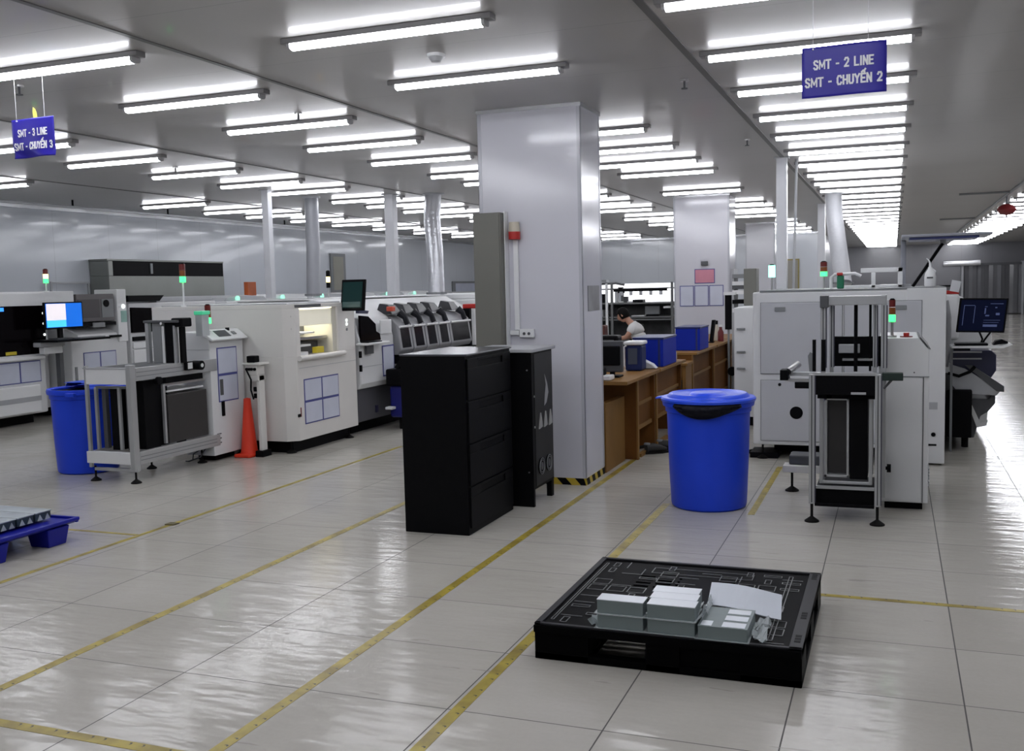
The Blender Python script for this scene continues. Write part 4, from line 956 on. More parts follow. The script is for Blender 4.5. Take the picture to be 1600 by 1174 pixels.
for z, m_ in ((1.265, LIT_G), (1.225, mat('white indicator', (0.8, 0.8, 0.8), 0.3, emit=(0.9, 1, 0.95), estr=1.5)), (1.17, GREY_M)):
    MB().cyl((PX1, 9.25, z), (PX1+0.006, 9.25, z), 0.016, n=14).build('indicator', MATS['white indicator'] if m_ is LIT_G else m_, t)
sheet_x(t, PX1, 8.385, 9.035, 0.275, 0.72, n=(2, 2))
B(PX1, PX1+0.003, 8.20+0.12, PY1-0.01, 0.83, 0.835).build('seam', GREY_L, t)
B(PX1, PX1+0.006, 8.24+0.08, 8.30+0.01, 0.36, 0.45).build('lock', RED_DK, t); B(PX1, PX1+0.008, 8.30-0.04, 8.34-0.04, 0.36, 0.39).build('lock_tab', BLACK, t)
B(PX0+0.1, PX1-0.1, PY0+0.1, PY1-0.05, 0.0, 0.12).build('base', BLACK, t)
for x, y in ((PX1-0.12, PY0+0.1), (PX1-0.06, PY1-0.1), (PX0+0.3, PY0+0.1)): foot(x, y, t, 0.13, 0.05)
for y, z in ((8.195, 0.64), (8.195, 0.575)): B(-5.84, -5.79, y-0.02, y+0.005, z-0.025, z+0.02).build('cable_gland', BLACK, t, bevel=0.004)
tower(t, -6.715, 8.3, 1.455, 1.70, [('green_lens', LIT_G), ('amber_lens', OFF_A), ('red_lens', OFF_R)], r=0.03, h=0.062, pole=W_BRIGHT)
B(-7.0, -5.5, 8.30, 9.3, 1.455, 1.468).build('top_plate', GREY_L, t, bevel=0.003)
# monitor on the printer
t2 = thing('desktop_monitor', (-5.25, 9.15, 1.36), 'dark tilted monitor on top right of the printer', 'monitor')
m2 = MB().box(-5.405, -5.13, 9.17, 9.21, 1.365, 1.69); m2.v = [(x+0.10*(z-1.53), y, z) for x, y, z in m2.v]; m2.build('bezel', BLACK, t2, bevel=0.008)
m3 = MB().box(-5.385, -5.155, 9.167, 9.17, 1.395, 1.665); m3.v = [(x+0.10*(z-1.53), y, z) for x, y, z in m3.v]
m3.build('screen', mat('dark teal screen', (0.012, 0.03, 0.03), 0.15, emit=(0.02, 0.07, 0.07), estr=0.1, spec=0.2), t2)
m4 = MB().box(-5.38, -5.17, 9.164, 9.167, 1.405, 1.46); m4.v = [(x+0.10*(z-1.53), y, z) for x, y, z in m4.v]
m4.build('status_bar', mat('grey green bar', (0.05, 0.09, 0.09), 0.3, emit=(0.08, 0.14, 0.13), estr=0.15), t2)
MB().tube([(-5.28, 9.21, 1.53), (-5.40, 9.27, 1.51), (-5.45, 9.28, 1.475)], 0.018).build('bracket', GREY_D, t2)

# control stand + cone
CS0 = len(bpy.data.objects)
t = thing('control_stand', (-5.75, 8.02, 0), 'slim white control stand with black knobs between loader and printer', 'control stand')
B(-5.855, -5.73, 7.97, 8.10, 0.79, 0.89).build('control_box', W_CREAM, t, bevel=0.01)
B(-5.88, -5.69, 7.95, 8.12, 0.89, 0.91).build('top_shelf', W_CREAM, t, bevel=0.004)
B(-5.86, -5.77, 7.99, 8.08, 0.91, 0.975).build('black_unit', BLACK, t, bevel=0.01)
for x in (-5.84, -5.81, -5.785, -5.75): MB().cyl((x, 7.97, 0.85), (x, 7.955, 0.85), 0.014, n=12).build('knob', BLACK, t)
B(-5.765, -5.73, 8.0, 8.09, 0.06, 0.79).build('column', W_CREAM, t, bevel=0.006)
B(-5.855, -5.73, 7.98, 8.10, 0.74, 0.79).build('shelf', W_CREAM, t)
B(-5.795, -5.71, 7.98, 8.12, 0.0, 0.06).build('base', BLACK, t)
MB().tube([(-5.84, 7.96, 0.84), (-5.79, 7.955, 0.75), (-5.80, 7.96, 0.65), (-5.78, 7.97, 0.56)], 0.008).build('cable', BLACK, t)
t.location.x += 0.065; t.location.y += 0.03
t = thing('traffic_cone', (-5.80, 7.9, 0), 'orange red traffic cone between the left loader and the printer', 'cone')
mb = MB().lathe(-5.835, 8.06, [(0.085, 0.03), (0.078, 0.06), (0.036, 0.52), (0.034, 0.56), (0, 0.57)], 28)
mb.build('cone', CONE, t, smooth=True)
MB().prism([(-5.925, 7.93), (-5.76, 7.93), (-5.74, 7.96), (-5.74, 8.12), (-5.76, 8.15), (-5.925, 8.15)], 2, 0.0, 0.032).build('base', CONE, t, bevel=0.01)

# ------------------------------------------------------------------ left loader
t = thing('magazine_loader', (-6.1, 7.3, 0), 'left-hand magazine loader with aluminium frame and notice-covered white cabinet', 'loader')
A = dict(x0=-6.42, x1=-5.93, y0=6.63)
FX0, FX1, FY = -6.42, -5.93, 6.63
B(FX1-0.045, FX1, FY-0.03, FY+0.04, 0.10, 1.0).build('front_post', ALU, t, bevel=0.003)
bars([((FX0, FY, 0.12), (FX0, FY, 0.99))], ALU, 'corner_post', t, 0.028)
B(FX0+0.01, FX1-0.045, FY-0.02, FY+0.0, 0.835, 0.965).build('front_plate', W_MACH, t, bevel=0.003)
B(FX0-0.02, FX1-0.045, FY-0.03, FY+0.02, 0.16, 0.26).build('lower_front_plate', W_MACH, t, bevel=0.003)
B(FX0+0.04, FX1+0.005, FY-0.01, FY+0.02, 0.095, 0.12).build('lower_crossbar', ALU, t)
B(FX1-0.04, FX1, FY+0.04, 7.75, 0.86, 0.97).build('side_beam', ALU, t, bevel=0.003)
for z in (0.895, 0.93): B(FX1, FX1+0.002, FY+0.05, 7.4, z, z+0.006).build('beam_slot', GREY_M, t)
B(FX1-0.04, FX1, FY+0.04, 7.75, 0.15, 0.26).build('lower_side_beam', ALU, t, bevel=0.003)
for z in (0.185, 0.215): B(FX1, FX1+0.002, FY+0.05, 7.7, z, z+0.006).build('beam_slot', GREY_M, t)
B(FX0-0.01, FX0+0.02, FY+0.02, 7.7, 0.88, 0.97).build('far_side_beam', ALU, t); B(FX0-0.01, FX0+0.02, FY+0.02, 7.7, 0.15, 0.26).build('far_lower_beam', ALU, t)
B(FX0-0.015, FX1-0.04, FY-0.025, FY+0.03, 0.965, 0.975).build('top_edge', GREY_L, t)
# cage with black magazine
for x in (FX0+0.02, -6.15): bars([((x, FY+0.08, 0.26), (x, FY+0.08, 0.80))], ALU, 'cage_post', t, 0.026)
bars([((FX0+0.02, FY+0.08, 0.80), (-6.0, FY+0.08, 0.80))], GREY_M, 'cage_rail', t, 0.022)
B(FX0+0.06, FX0+0.10, FY+0.1, FY+0.14, 0.27, 0.79).build('dark_slat', GREY_D, t)
B(-6.26, -6.17, FY+0.09, FY+0.4, 0.26, 0.79).build('black_magazine', BLACK, t)
B(-6.12, -6.07, FY+0.12, FY+0.5, 0.26, 0.78).build('grey_guide', GREY_D, t)
B(-6.06, -6.0, FY+0.2, FY+0.5, 0.26, 0.80).build('black_magazine', BLACK, t)
bars([((FX1-0.02, 7.02, 0.28), (FX1-0.02, 7.02, 0.80))], ALU, 'mid_post', t, 0.026)
B(FX1-0.10, FX1-0.06, 6.82, 6.86, 0.26, 0.83).build('inner_post', W_MACH, t)
B(-6.10, -5.97, 6.80, 6.98, 0.26, 0.85).build('black_core', BLACK, t)
B(-6.30, FX1-0.03, 7.08, 7.62, 0.27, 0.70).build('smoked_box', SMOKED, t, bevel=0.006)
B(-6.28, FX1-0.05, 7.1, 7.60, 0.72, 0.735).build('tray', W_MACH, t); B(-6.28, FX1-0.03, 7.06, 7.60, 0.78, 0.80).build('tray', STEEL, t)
B(-6.28, FX1-0.05, 7.1, 7.6, 0.80, 0.85).build('dark_bed', BLACK, t)
MB().cyl((FX1-0.02, 6.93, 0.84), (FX1+0.03, 6.93, 0.84), 0.035, n=14).build('knob', BLACK, t)
g = MB().cyl((FX1, 7.42, 0.935), (FX1+0.09, 7.42, 0.935), 0.042, n=20).build('hand_wheel', BLACK, t)
MB().cyl((FX1+0.09, 7.42, 0.935), (FX1+0.095, 7.42, 0.935), 0.018, n=14).build('wheel_hub', W_BRIGHT, g)
B(FX1, FX1+0.03, 7.28, 7.38, 0.90, 0.975).build('bearing_block', BLACK, t, bevel=0.004); B(FX1+0.002, FX1+0.035, 7.30, 7.36, 0.91, 0.965).build('bearing_plate', W_MACH, t)
# upper tower of the lift
B(-6.25, -6.215, 7.18, 7.22, 0.97, 1.335).build('upright', ALU, t); B(-6.19, -6.09, 7.2, 7.26, 0.97, 1.33).build('grey_column', GREY_M, t, bevel=0.006)
B(-6.085, -6.06, 7.2, 7.24, 0.97, 1.30).build('white_strip', W_MACH, t); B(-6.05, -5.965, 7.2, 7.26, 0.97, 1.33).build('black_column', BLACK, t)
B(-5.962, -5.94, 7.2, 7.24, 0.97, 1.33).build('upright', ALU, t); B(-5.93, -5.905, 7.24, 7.3, 0.97, 1.33).build('black_guide', BLACK, t)
B(-6.26, -5.89, 7.17, 7.28, 1.33, 1.352).build('top_plate', GREY_D, t, bevel=0.004)
B(-5.98, -5.86, 7.2, 7.34, 1.29, 1.37).build('motor', BLACK, t, bevel=0.012)
MB().cyl((-6.06, 7.165, 1.325), (-6.06, 7.17, 1.325), 0.012, n=10).build('screw', W_BRIGHT, t)
B(-5.87, -5.80, 7.4, 7.5, 1.20, 1.39).build('green_lamp_column', mat('pale post', (0.42, 0.45, 0.46), 0.4), t)
B(-5.88, -5.79, 7.39, 7.51, 1.39, 1.425).build('dim_green_lamp', mat('dim green lamp', (0.05, 0.30, 0.17), 0.3, emit=(0.05, 0.5, 0.25), estr=0.5), t, bevel=0.006)
# cabinet
CX0, CX1, CY0, CY1 = -6.255, -5.935, 7.66, 8.17
cb = MB().prism([(CX0, 0.06), (CX1, 0.06), (CX1, 1.15), (CX1-0.10, 1.215), (CX0, 1.225)], 1, CY0, CY1).build('cabinet', W_MACH, t, bevel=0.006)
MB().prism([(CX1-0.13, 1.215), (CX1+0.045, 1.135), (CX1+0.055, 1.15), (CX1-0.06, 1.235), (CX1-0.13, 1.24)], 1, CY0-0.02, CY1+0.02).build('control_panel', W_BRIGHT, t, bevel=0.006)
q = MB().box(CX1-0.055, CX1+0.035, CY0+0.12, CY0+0.30, 1.1995, 1.2035); q.rot((CX1-0.01, 0, 1.20), 'Y', math.atan2(0.085, 0.115))
q.build('display', GREY_D, t)
MB().cyl((CX1-0.06, CY0+0.36, 1.22), (CX1-0.06, CY0+0.36, 1.25), 0.02, n=14).build('button', BLACK, t)
q = MB().box(CX1-0.02, CX1+0.02, CY0+0.35, CY0+0.40, 1.196, 1.204); q.rot((CX1, 0, 1.20), 'Y', math.atan2(0.085, 0.115)); q.build('key_switch', GREY_M, t)
sheet_x(t, CX1, CY0+0.10, CY0+0.40, 0.555, 1.07, n=(1, 2))
B(CX1, CX1+0.012, CY0+0.135, CY0+0.175, 0.42, 0.56).build('handle', BLACK, t, bevel=0.004)
B(CX1+0.0062, CX1+0.0072, CY0+0.12, CY0+0.17, 0.62, 0.77).build('printed_text', GREY_D, t)
for i in range(3):
    B(CX1, CX1+0.004, CY0+0.05, CY0+0.11, 0.17+i*0.042, 0.18+i*0.042).build('vent', GREY_D, t)
    B(CX1, CX1+0.004, CY1-0.04, CY1-0.005, 0.17+i*0.042, 0.18+i*0.042).build('vent', GREY_D, t)
B(CX0, CX1, CY0-0.002, CY0, 1.055, 1.06).build('seam', GREY_L, cb)
tower(t, -5.98, 7.72, 1.225, 1.30, [('green_lens', LIT_G), ('amber_lens', OFF_A), ('red_lens', OFF_R)], r=0.028, h=0.058, pole=W_BRIGHT)
for x, y in ((FX0+0.02, FY+0.02), (FX1-0.02, FY), (FX0+0.1, 7.25), (-6.05, 7.62), (CX1-0.04, CY1-0.06)): foot(x, y, t, 0.13, 0.045)
B(-6.2, -6.0, 7.75, 8.05, 0.0, 0.06).build('base', BLACK, t, bevel=0.01)
B(-5.99-0.05, -5.97, 7.60, 7.655, 0.14, 0.22).build('connector', BLACK, t, bevel=0.01)
MB().tube([(-6.0, 7.62, 0.14), (-6.04, 7.58, 0.06), (-6.15, 7.55, 0.02), (-6.22, 7.6, 0.012)], 0.007).tube([(-6.02, 7.62, 0.15), (-6.10, 7.56, 0.09), (-6.14, 7.6, 0.03)], 0.006).build('cable', GREY_D, t)

# ------------------------------------------------------------------ placement machine right of the printer
t = thing('placement_machine', (-5.9, 11.0, 0), 'white placement machine with feeder hoods between printer and black cabinet', 'machine')
prof = [(-6.95, 0.50), (-5.42, 0.50), (-5.39, 0.56), (-5.40, 1.05), (-5.46, 1.27), (-5.78, 1.46), (-6.1, 1.50), (-6.95, 1.50)]
MB().prism(prof, 1, 9.50, 10.30).build('side_body', W_MACH, t, bevel=0.015)
MB().prism([(-6.95, 0.5), (-5.62, 0.5), (-5.62, 1.30), (-5.95, 1.47), (-6.95, 1.50)], 1, 10.30, 13.0).build('rear_body', W_MACH, t, bevel=0.015)
B(-6.9, -5.47, 9.5, 12.9, 0.13, 0.50).build('lower_body', mat('dark grey lower panel', (0.09, 0.09, 0.10), 0.5), t, bevel=0.01)
B(-6.8, -5.6, 9.6, 12.8, 0.0, 0.13).build('base', BLACK, t)
# side window (seen on the near end and the operator face)
MB().prism([(9.52, 1.02), (9.97, 1.02), (9.95, 1.09), (9.87, 1.12), (9.86, 1.20), (9.70, 1.29), (9.52, 1.305)], 0, -5.41, -5.385).build('dark_window', BLACK_G, t)
MB().prism([(9.52, 1.33), (9.72, 1.32), (9.74, 1.35), (9.52, 1.37)], 0, -5.44, -5.40).build('vent', mat('navy vent', (0.02, 0.025, 0.07), 0.4), t)
B(-5.395, -5.375, 9.96, 10.22, 1.08, 1.24).build('access_panel', W_MACH, t, bevel=0.008)
B(-5.40, -5.26, 9.43, 9.95, 0.985, 1.01).build('keyboard_shelf', W_BRIGHT, t, bevel=0.008)
B(-5.38, -5.28, 9.50, 9.80, 1.01, 1.02).build('keyboard', BLACK, t); B(-5.39, -5.36, 9.60, 9.75, 0.88, 0.985).build('shelf_bracket', GREY_D, t)
sheet_x(t, -5.392, 10.0, 10.28, 0.60, 0.95, w=0.016)
B(-5.392, -5.388, 9.52, 10.25, 0.74, 0.745).build('seam', GREY_L, t)
for z in (0.85, 0.70): B(-5.392, -5.37, 9.47, 9.50, z, z+0.07).build('latch', BLACK, t)
B(-5.468, -5.455, 9.93, 9.98, 0.20, 0.28).build('cable_port', mat('navy port', (0.02, 0.02, 0.06), 0.4), t)
B(-5.44, -5.36, 10.22, 10.30, 1.33, 1.385).build('red_button_box', mat('orange red button', (0.55, 0.07, 0.03), 0.4), t, bevel=0.01)
DG = mat('door frame grey', (0.27, 0.275, 0.29), 0.35)
y = 10.32
for i, wd in enumerate((0.36, 0.36, 0.36, 0.36, 0.68)):
    y1 = y+wd-0.02
    d = MB().prism([(-5.62, 0.82), (-5.36, 0.82), (-5.32, 0.88), (-5.36, 1.17), (-5.46, 1.27), (-5.62, 1.30)], 1, y, y1).build('feeder_door', DG, t, bevel=0.01)
    MB().prism([(-5.33, 0.90), (-5.318, 0.90), (-5.352, 1.125), (-5.366, 1.125)], 1, y+0.06, y1-0.06).build('door_window', BLACK_G, d)
    MB().cyl((-5.335, y+0.02, 1.145), (-5.335, y1-0.02, 1.145), 0.014, n=10).build('door_handle', W_BRIGHT, d)
    if i < 4 or True:
        yc = y+0.10 if i < 4 else y+0.34
        hd = MB(); k0 = 0
        hd.v = [(-5.62, yc-0.12, 1.31), (-5.62, yc+0.12, 1.31), (-5.40, yc+0.14, 1.29), (-5.40, yc-0.14, 1.29), (-5.60, yc-0.07, 1.42), (-5.60, yc+0.05, 1.42), (-5.47, yc+0.09, 1.40), (-5.47, yc-0.09, 1.40)]
        hd.f = [(0, 1, 2, 3), (4, 7, 6, 5), (0, 4, 5, 1), (1, 5, 6, 2), (2, 6, 7, 3), (3, 7, 4, 0)]
        hd.build('reel_hood', mat('charcoal hood', (0.014, 0.015, 0.02), 0.3, spec=0.3), d, bevel=0.01)
        MB().tube([(-5.42, yc+0.08, 1.31), (-5.36, yc+0.11, 1.25), (-5.34, yc+0.13, 1.17)], [0.05, 0.035, 0.035], 10).build('hood_neck', mat('charcoal hood', (0.014, 0.015, 0.02), 0.3, spec=0.3), d)
    y += wd
B(-5.62, -5.36, y, y+0.07, 0.80, 1.30).build('black_gap', BLACK, t)
B(-5.5, -5.30, y+0.08, y+0.30, 0.80, 1.30).build('end_post', W_BRIGHT, t, bevel=0.01)
B(-5.49, -5.29, y+0.07, y+0.31, 1.30, 1.36).build('red_corner', RED, t, bevel=0.01)
B(-5.6, -5.32, 10.32, y+0.3, 0.72, 0.80).build('feeder_bed', BLACK, t)
B(-5.34, -5.25, 10.35, 10.9, 0.70, 0.78).build('feeder_tangle', mat('dark tangle', (0.02, 0.02, 0.035), 0.4, vary=0.5), t, bevel=0.02)
B(-6.95, -6.0, 9.45, 12.9, 1.485, 1.50).build('top_cover', W_BRIGHT, t)
tower(t, -6.6, 10.9, 1.49, 1.62, [('amber_base', BLACK), ('amber_lens', LIT_A), ('red_lens', BLACK)], r=0.025, h=0.07)
# blue feeder trolley
t = thing('feeder_trolley', (-5.2, 10.4, 0), 'blue feeder trolley partly hidden by the tall black cabinet', 'trolley')
B(-5.30, -5.02, 9.96, 10.8, 0.14, 0.50).build('blue_body', mat('deep blue steel', (0.01, 0.012, 0.16), 0.35), t, bevel=0.03)
B(-5.32, -5.06, 9.92, 10.7, 0.50, 0.69).build('dark_tray', BLACK, t, bevel=0.02)
B(-5.31, -5.22, 9.87, 9.96, 0.24, 0.27).build('foot_pedal', W_BRIGHT, t, bevel=0.006)
for y in (10.1, 10.7): MB().cyl((-5.2, y, 0), (-5.2, y, 0.14), 0.05, n=14).build('caster', RUBBER, t)
random.seed(9)
for i in range(7):
    yy = 9.98+0.1*i; MB().cyl((-5.20, yy, 0.69), (-5.14, yy+0.02, 0.78), 0.035, n=8).build('feeder_reel', (BLACK, GREY_D, MATS['deep blue steel'])[i % 3], t)

# further machines of the left line
t = thing('reflow_oven', (-6.2, 15.5, 0), 'long white machine beyond the feeder hoods, behind the big pillar', 'machine')
B(-7.0, -5.45, 13.35, 19.5, 0.12, 1.42).build('body', W_MACH, t, bevel=0.02); B(-6.9, -5.55, 13.4, 19.4, 0, 0.12).build('base', BLACK, t)
B(-6.9, -5.6, 13.4, 19.0, 1.42, 1.50).build('top_hood', W_BRIGHT, t, bevel=0.02)
MB().prism([(-5.45, 1.05), (-5.35, 1.05), (-5.38, 1.25), (-5.52, 1.36), (-5.60, 1.36)], 1, 13.4, 15.4).build('side_hood', mat('charcoal hood', (0.014, 0.015, 0.02), 0.3, spec=0.3), t, bevel=0.01)
tower(t, -6.75, 14.4, 1.50, 1.78, [('green_base', OFF_G), ('green_lens', LIT_G), ('red_lens', BLACK)], r=0.04, h=0.085)

# ------------------------------------------------------------------ far-left line
t = thing('inspection_machine', (-10.6, 8.6, 0), 'white machine with black window at the left edge of the photo', 'machine')
B(-11.5, -10.12, 7.2, 9.78, 0.13, 1.64).build('body', W_MACH, t, bevel=0.02)
B(-10.12, -10.07, 7.25, 9.80, 0.84, 1.66).build('front_frame', W_BRIGHT, t, bevel=0.02)
B(-10.07, -10.06, 8.0, 9.755, 0.885, 1.49).build('dark_window', BLACK_G, t, bevel=0.004)
B(-10.06, -10.055, 8.9, 9.13, 1.43, 1.475).build('blue_light_strip', mat('blue display', (0.02, 0.15, 0.8), 0.3, emit=(0.03, 0.22, 1.0), estr=1.6), t)
B(-10.06, -10.055, 9.12, 9.28, 0.895, 0.935).build('yellow_label', YELLOW, t)
for z in (1.39, 1.26, 1.12): MB().cyl((-10.06, 9.73, z), (-10.05, 9.73, z), 0.016, n=10).build('button', mat('white indicator', (0.8, 0.8, 0.8)), t)
sheet_x(t, -10.118, 8.72, 9.69, 0.53, 0.80, n=(3, 1))
B(-10.12, -10.03, 7.3, 9.70, 0.82, 0.86).build('ledge', W_BRIGHT, t, bevel=0.01)
MB().prism([(-10.2, 0.14), (-10.04, 0.16), (-10.04, 0.50), (-10.12, 0.50)], 1, 7.3, 9.6).build('lower_cover', W_BRIGHT, t, bevel=0.01)
B(-10.05, -10.035, 7.3, 9.6, 0.30, 0.36).build('recess_band', GREY_L, t)
B(-11.3, -10.3, 7.3, 9.7, 0.0, 0.13).build('base', BLACK, t)
B(-11.5, -10.5, 9.80, 10.2, 0.13, 1.60).build('rear_body', W_MACH, t, bevel=0.01)
B(-11.5, -10.14, 7.2, 10.34, 1.52, 1.665).build('top_hood', W_BRIGHT, t, bevel=0.01)
tower(t, -10.5, 10.24, 1.665, 1.78, [('green_lens', LIT_G), ('amber_lens', LIT_A), ('red_lens', OFF_R)], r=0.032, h=0.06, pole=W_BRIGHT)
t = thing('desktop_monitor', (-9.8, 9.8, 1.08), 'monitor with a bright blue desktop on the far-left machine', 'monitor')
B(-9.83, -9.80, 9.50, 10.13, 1.19, 1.525).build('bezel', BLACK, t, bevel=0.006)
B(-9.80, -9.798, 9.52, 10.11, 1.21, 1.51).build('screen', mat('blue screen', (0.01, 0.15, 0.6), 0.2, emit=(0.0, 0.16, 0.85), estr=0.6), t)
B(-9.798, -9.796, 9.53, 9.84, 1.30, 1.505).build('white_window', mat('white screen window', (0.7, 0.68, 0.7), 0.3, emit=(0.95, 0.88, 0.95), estr=0.62), t)
B(-9.798, -9.796, 9.53, 9.84, 1.215, 1.298).build('cyan_corner', mat('cyan screen', (0.1, 0.5, 0.7), 0.3, emit=(0.05, 0.60, 0.95), estr=0.8), t)
B(-9.86, -9.82, 9.74, 9.80, 1.06, 1.2).build('stand', BLACK, t); B(-9.92, -9.77, 9.66, 9.90, 1.0585, 1.075).build('foot', GREY_D, t)
t = thing('keyboard_shelf', (-9.85, 9.9, 1.0), 'black keyboard shelf on an arm below the bright blue monitor', 'shelf')
B(-10.02, -9.62, 9.50, 10.40, 1.03, 1.058).build('shelf', BLACK, t, bevel=0.004)
B(-9.76, -9.66, 9.92, 10.35, 1.0585, 1.072).build('keyboard', GREY_M, t)
B(-10.02, -9.9, 9.5, 9.9, 0.97, 1.03).build('arm_box', GREY_L, t, bevel=0.01)
MB().cyl((-9.99, 9.74, 0.93), (-9.97, 9.74, 0.93), 0.03, n=12).build('knob', BLACK, t)
B(-9.99, -9.90, 9.56, 9.86, 0.88, 0.97).build('joystick_box', W_MACH, t, bevel=0.01)
B(-10.0, -9.93, 9.83, 9.89, 0, 0.97).build('post', GREY_D, t)
t = thing('screen_printer', (-10.7, 10.7, 0), 'white machine with grey control screen behind the left blue barrel', 'machine')
B(-11.5, -10.12, 10.22, 11.25, 0.13, 1.02).build('body', W_MACH, t, bevel=0.015)
B(-11.5, -10.35, 10.28, 11.2, 1.02, 1.30).build('upper_body', W_MACH, t, bevel=0.015)
B(-10.5, -10.10, 11.08, 11.26, 0.95, 1.68).build('white_column', W_BRIGHT, t, bevel=0.01)
B(-10.45, -10.12, 10.36, 11.04, 1.25, 1.62).build('control_box', mat('taupe panel', (0.13, 0.12, 0.125), 0.4), t, bevel=0.008)
B(-10.12, -10.112, 10.38, 10.76, 1.30, 1.55).build('grey_screen', mat('taupe dark', (0.07, 0.062, 0.068), 0.3), t)
B(-10.12, -10.112, 10.80, 11.02, 1.30, 1.55).build('side_panel', GREY_M, t); MB().cyl((-10.112, 10.88, 1.49), (-10.10, 10.88, 1.49), 0.05, n=14).build('knob', BLACK, t)
B(-10.35, -10.10, 10.36, 11.04, 1.19, 1.235).build('printer_slot', BLACK, t)
B(-10.16, -10.09, 10.6, 10.82, 1.17, 1.235).build('paper_latch', GREY_M, t)
MB().prism([(-10.4, 1.02), (-10.10, 1.02), (-10.12, 1.08), (-10.35, 1.18), (-10.4, 1.18)], 1, 10.34, 11.06).build('sloped_cover', W_MACH, t, bevel=0.006)
B(-10.11, -10.05, 10.9, 11.08, 1.02, 1.05).build('black_pad', BLACK, t)
MB().cyl((-10.1, 11.19, 1.44), (-10.09, 11.19, 1.44), 0.03, n=12).build('lit_button', mat('white indicator', (0.8, 0.8, 0.8)), t)
B(-10.1, -10.095, 11.14, 11.25, 1.22, 1.38).build('button_strip', mat('pale green strip', (0.3, 0.5, 0.45), 0.4), t)
sheet_x(t, -10.118, 10.42, 11.02, 0.60, 0.84, n=(2, 1))
B(-10.118, -10.11, 10.26, 10.30, 0.48, 0.66).build('handle', GREY_M, t)
B(-11.3, -10.3, 10.3, 11.2, 0, 0.13).build('base', BLACK, t)
t = thing('placement_machine', (-10.7, 12.0, 0), 'white machine with black window behind the left loader frame', 'machine')
B(-11.5, -10.14, 11.35, 13.3, 0.12, 1.48).build('body', W_MACH, t, bevel=0.015)
MB().prism([(11.36, 1.06), (11.85, 1.06), (11.88, 1.40), (11.36, 1.42)], 0, -10.14, -10.11).build('dark_window', BLACK_G, t)
MB().prism([(11.3, 1.50), (11.95, 1.50), (12.05, 1.585), (11.3, 1.59)], 0, -10.3, -10.10).build('dark_visor', BLACK, t, bevel=0.004)
B(-11.4, -10.2, 12.0, 13.3, 1.48, 1.56).build('top_hood', GREY_L, t, bevel=0.02)
B(-10.14, -10.12, 11.38, 11.75, 0.94, 1.0).build('slot', BLACK, t)
B(-10.14, -10.11, 11.37, 11.9, 0.83, 0.92).build('drawer', W_BRIGHT, t, bevel=0.006)
B(-10.14, -10.11, 11.37, 11.9, 0.55, 0.815).build('drawer', W_BRIGHT, t, bevel=0.006)
B(-11.4, -10.2, 11.4, 13.2, 0, 0.12).build('base', BLACK, t)
t = thing('chip_mounter_row', (-10.7, 17, 0), 'long row of white machine tops along the far-left line', 'machine')
B(-11.4, -10.0, 13.4, 22.5, 0.12, 1.46).build('body', W_MACH, t, bevel=0.02); B(-11.3, -10.1, 13.5, 22.4, 0, 0.12).build('base', BLACK, t)
for i in range(7):
    yy = 13.45+i*1.3
    MB().prism([(yy, 1.46), (yy+1.22, 1.46), (yy+1.12, 1.53), (yy+0.5, 1.56), (yy+0.1, 1.52)], 0, -11.2, -10.1).build('top_hood', (GREY_L, W_MACH)[i % 2], t, bevel=0.01)
    MB().cyl((-10.06, yy+0.3, 1.50), (-10.03, yy+0.3, 1.50), 0.045, n=14).build('green_indicator', mat('green white indicator', (0.4, 0.8, 0.65), 0.3, emit=(0.4, 1.0, 0.75), estr=0.7), t)
o = B(-10.28, -10.2, 14.26, 14.50, 1.545, 1.775).build('warning_box', mat('orange board', (0.42, 0.09, 0.02), 0.5, vary=0.3), bevel=0.006); tag(o, 'small orange box standing up behind the printer', 'box')
o.location.z -= 0.0
t = thing('tall_cabinet', (-11.5, 13.8, 0), 'tall grey metal cabinet with black opening against the left wall', 'cabinet')
GM = mat('dull grey metal', (0.24, 0.25, 0.235), 0.3, metal=0.2)
B(-11.98, -11.60, 12.58, 15.5, 0.0, 1.91).build('body', GM, t, bevel=0.01); B(-11.98, -11.60, 12.58, 12.68, 1.91, 2.15).build('left_cheek', GM, t, bevel=0.01)
B(-11.98, -11.60, 12.56, 15.5, 2.15, 2.18).build('lid', GM, t, bevel=0.006); B(-11.98, -11.615, 12.68, 15.5, 1.91, 2.15).build('black_opening', BLACK, t)  # opening is a solid black block painting the shade inside
B(-11.615, -11.60, 13.55, 13.60, 1.95, 2.12).build('bracket', GREY_M, t)
t = thing('grey_rack', (-11.9, 11.5, 1.6), 'thin grey rack frame against the left wall', 'rack')
bars([((-11.9, 11.7, 0), (-11.9, 11.7, 1.83)), ((-11.9, 11.7, 1.81), (-11.9, 12.45, 1.81)), ((-11.9, 12.45, 0), (-11.9, 12.45, 1.81))], GREY_L, 'bar', t, 0.03)
# framed notice on the left wall and small frame on back wall
t = thing('wall_notice', (-11.95, 21.8, 1.6), 'tall narrow framed notice on the left wall left of the white post', 'notice')
B(-11.99, -11.96, 19.9, 20.55, 1.55, 2.45).build('frame', GREY_M, t); B(-11.96, -11.955, 20.0, 20.45, 1.62, 2.38).build('paper', mat('beige paper', (0.33, 0.32, 0.27), 0.5), t)
t = thing('wall_notice', (-11.95, 26.5, 1.5), 'small framed notice on the back wall next to the electrical panel', 'notice')
B(-11.99, -11.96, 26.6, 28.6, 1.45, 1.80).build('frame', GREY_M, t); B(-11.96, -11.955, 26.8, 28.4, 1.5, 1.74).build('paper', PAPER, t)
t = thing('rail_strip', (-11.9, 24, 1.2), 'pale horizontal rail along the left wall', 'rail')
B(-11.99, -11.85, 20.8, 29.8, 1.42, 1.50).build('rail', W_MACH, t)
